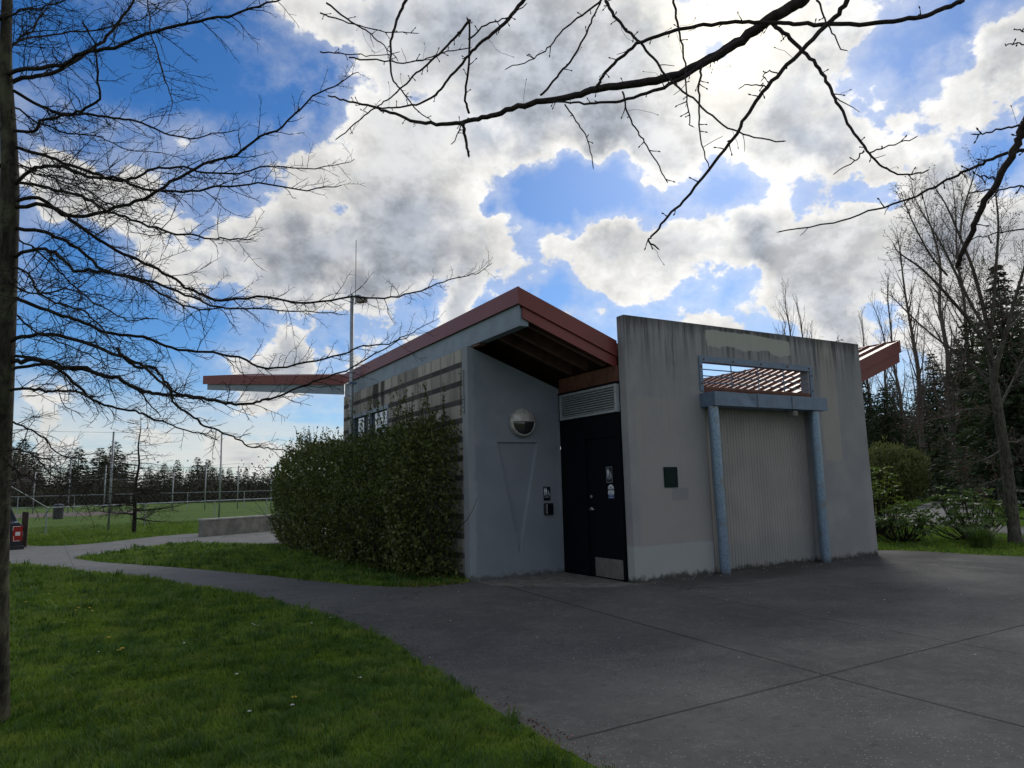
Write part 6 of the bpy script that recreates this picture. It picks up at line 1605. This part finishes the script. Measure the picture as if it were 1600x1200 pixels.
# ---- tree line beyond the ball field: each tree its own object
def treeline():
    rr = random.Random(17)
    protos = []
    KD = [('dark pointed fir', 'fir_tree'), ('bushy dark fir', 'fir_tree'), ('bare broadleaf tree', 'bare_tree')]
    specs = []
    sky = [(-40,690),(10,672),(32,688),(60,712),(78,735),(100,728),(118,708),(128,740),(155,701),(172,690),(185,712),(200,740),(225,725),(255,727),(275,722),(283,745),(300,735),(307,718),(322,722),(345,735),(365,735),(395,742),(430,745),(480,745),(560,745)]
    def top(px):
        for (a, ya), (b_, yb) in zip(sky, sky[1:]):
            if a <= px <= b_: return ya + (yb-ya)*(px-a)/(b_-a)
        return 745
    firs = [(-30,672),(4,690),(32,690),(52,712),(120,704),(112,728),(153,705),(163,718),(176,694),(190,716),(256,730),(276,724),(297,738),(307,720),(316,734),(324,724),(335,737),(345,736),(358,737),(372,742),(384,738),(398,744),(412,745),(426,742),(444,747),(465,744),(20,705),(88,745),(135,745),(206,745),(232,735),(245,745)]
    fp = []
    for v, (R, dr) in enumerate(((2.3, .2), (3.2, .3), (2.8, .25))):
        V, F, mb = conifer_mesh(12, R, 60+v, nw=36, per=12, clump=6, size=.8, gap=.12, low=.02, droop=dr); fp.append((V, F, mb))
    meshes = []
    for V, F, mb in fp:
        o = np_mesh('crown', V, F, M_conif, None, 4); t = mb.build('trunk', M_bark); meshes.append((o.data, t.data)); bpy.data.objects.remove(o); bpy.data.objects.remove(t)
    pos = ['beside the oak trunk', 'left of the timber post', 'between the oak and the near tall pole', 'near the tall net pole', 'behind the small field tree', 'right of the small field tree', 'above the planter wall', 'beside the hedge end']
    for i, (px, yt) in enumerate(firs):
        D = rr.uniform(150, 190); p, H = place(px, D, yt - 7)
        r = empty('fir_tree', 'x', 'tree', tuple(p), 'distant firs beyond the ball field'); s = H / 12; w = s * rr.uniform(1.3, 1.9)
        r.scale = (w, w, s); r.rotation_euler.z = rr.uniform(0, 6.28)
        cm, tm = meshes[i % 3]
        for nm, me in (('crown', cm), ('trunk', tm)):
            c = bpy.data.objects.new(nm, me); COL.objects.link(c); c.parent = r
        z = 0 if px < 15 else 1 if px < 45 else 2 if px < 160 else 3 if px < 180 else 4 if px < 220 else 5 if px < 290 else 6 if px < 405 else 7
        specs.append((px, H, r, z))
    specs.sort(key=lambda q: q[0]); order = {}
    nums = ['first', 'second', 'third', 'fourth', 'fifth', 'sixth', 'seventh', 'eighth', 'ninth', 'tenth', 'eleventh', 'twelfth', 'thirteenth', 'fourteenth', 'fifteenth', 'sixteenth', 'seventeenth', 'eighteenth', 'nineteenth', 'twentieth']
    for px, H, r, z in specs:
        k = order.get(z, 0); order[z] = k+1
        r['label'] = 'distant dark fir %s, %s from left' % (pos[z], nums[k])
    # bare and mixed trees between them
    mts = []
    for v in range(3):
        t = bare_tree('proto', 'x', Vector((0,0,0)), 10, .22, 120+v, nb=30, spread=.75, upb=.7, L=.40, start=.12, bark=M_twigfar, sub=2, twr=.026, tmin=.014, step=.34, sides=3)
        mts.append({c.name.split('.')[0]: c.data for c in t.children})
        for c in list(t.children): bpy.data.objects.remove(c)
        bpy.data.objects.remove(t)
    sp = []
    for i in range(46):
        px = -45 + i * 12.2 + rr.uniform(-5, 5); D = rr.uniform(135, 160); yt = top(px) + rr.uniform(2, 22)
        if 60 < px < 115: yt = rr.uniform(712, 735)
        if 205 < px < 250: yt = rr.uniform(718, 742)
        yt = min(yt, 757); p, H = place(px, D, yt)
        r = empty('bare_tree', 'x', 'tree', tuple(p), 'distant bare trees beyond the ball field'); s = H/10; w = s * rr.uniform(1.0, 1.5)
        r.scale = (w, w, s); r.rotation_euler.z = rr.uniform(0, 6.28)
        for nm, me in mts[i % 3].items():
            c = bpy.data.objects.new(nm, me); COL.objects.link(c); c.parent = r
        z = 0 if px < 15 else 1 if px < 45 else 2 if px < 160 else 3 if px < 180 else 4 if px < 220 else 5 if px < 290 else 6 if px < 405 else 7
        sp.append((px, r, z))
    sp.sort(key=lambda q: q[0]); order = {}
    for px, r, z in sp:
        k = order.get(z, 0); order[z] = k+1
        r['label'] = 'distant brown leafless tree %s, %s from left' % (pos[z], nums[k])
    # low scrub under the trees
    q = np.random.default_rng(8); n = 26000; u = q.uniform(0, 1, n); px = -60 + u*620
    a = at(-80, 760, 130); b_ = at(520, 760, 130); P = np.stack([a.x + (b_.x-a.x)*u, a.y + (b_.y-a.y)*u, np.zeros(n)], 1)
    P[:, :2] += q.normal(0, 3.0, (n, 2)); P[:, 2] = np.abs(q.normal(0, 1.0, n)) * (2.0 + .9*vnoise(P, .12, 3)) + .05
    V, F = leaf_quads(P, q.normal(size=P.shape) + np.array([0,0,.5]), q.uniform(.3, .6, n), 1.8)
    tag(np_mesh('scrub', V, F, mat('brown_scrub', (.045, .042, .026), rough=.9, var=.4, vscale=.3), None, 4), kind='stuff')
    # the woods behind the park on the right, low down
    n = 16000; u = q.uniform(0, 1, n); a = at(1300, 760, 72); b_ = at(1800, 760, 72)
    P = np.stack([a.x + (b_.x-a.x)*u, a.y + (b_.y-a.y)*u, np.zeros(n)], 1); P[:, :2] += q.normal(0, 2.5, (n, 2)); P[:, 2] = np.abs(q.normal(0, 2.0, n)) + 1.0
    V, F = leaf_quads(P, q.normal(size=P.shape), q.uniform(.3, .7, n), 1.8)
    tag(np_mesh('woodland_undergrowth', V, F, M_conif, None, 4), kind='stuff')
treeline()
def right_fences():
    a = at(1425, 760, 62); b_ = at(1620, 760, 62); a.z = b_.z = 0
    r = empty('board_fence', 'dark blue-grey board fence under the firs beyond the right lawn', 'fence', tuple(a)); L = (b_-a).length; d = (b_-a).normalized(); rr = random.Random(2)
    mb = MB(); w = .24; k = 0
    nrm = Vector((-d.y, d.x, 0)) * .02
    while k * w < L:
        p = d*(k*w); q = d*(k*w + w - .015); h = 1.75 + rr.uniform(-.03, .03)
        mb.hexa([tuple(p), tuple(q), tuple(q+nrm), tuple(p+nrm)] + [tuple(v + Vector((0,0,h))) for v in (p, q, q+nrm, p+nrm)]); k += 1
    mb.build('boards', M_farfence, r)
    for i in range(int(L/2.4)+1):
        mb = MB(); p = d*(i*2.4) - nrm*2; mb.box((p.x-.06, p.y-.06, 0), (p.x+.06, p.y+.06, 1.85)); mb.build('fence_post', M_farfence, r)
    # rustic rail fence at the right edge
    p0 = at(1567, 795, 33); p0.z = 0; p1 = at(1660, 800, 31); p1.z = 0
    r = empty('rail_fence', 'rustic post and rail fence with pale rails behind the budding tree trunk', 'fence', tuple(p0)); d = p1 - p0
    for t in (0, 1):
        mb = MB(); q = d*t; mb.tube([q + Vector((0,0,-.05)), q + Vector((0,0,.6)), q + Vector((.02,0,1.05))], [.17,.155,.15], 10); mb.build('fence_post', M_barkg, r)
    for h in (.35, .86):
        mb = MB(); mb.tube([Vector((0,0,h)) - CFW*.2, d*.5 + Vector((0,0,h-.01)) - CFW*.2, d + Vector((0,0,h)) - CFW*.2], .065, 8); mb.build('rail', M_rail, r)
right_fences()
# ---- far edge of the park: a rim so that the plain does not end in a bare line
def rim():
    q = np.random.default_rng(4); n = 60000; a = q.uniform(0, 2*math.pi, n); R = q.uniform(210, 250, n)
    P = np.stack([R*np.cos(a), R*np.sin(a), np.zeros(n)], 1); P[:, 2] = q.uniform(0, 1, n) ** 1.5 * (5.5 + 2.5*vnoise(P, .02, 3))
    V, F = leaf_quads(P, q.normal(size=P.shape), q.uniform(.8, 1.8, n), 1.6); tag(np_mesh('far_woods', V, F, M_conif, None, 4), kind='stuff')
rim()
def infield_things():
    b0 = at(91, 800, 52); b0.z = 0
    r = empty('litter_bin', 'small dark litter bin standing at the edge of the infield', 'bin', tuple(b0))
    mb = MB(); mb.tube([(0,0,0),(0,0,1.0)], .34, 14); mb.build('drum', M_plastic, r)
    mb = MB(); mb.tube([(0,0,1.0),(0,0,1.05),(0,0,1.12)], [.36,.33,.12], 14); mb.build('lid', M_farfence, r)
infield_things()
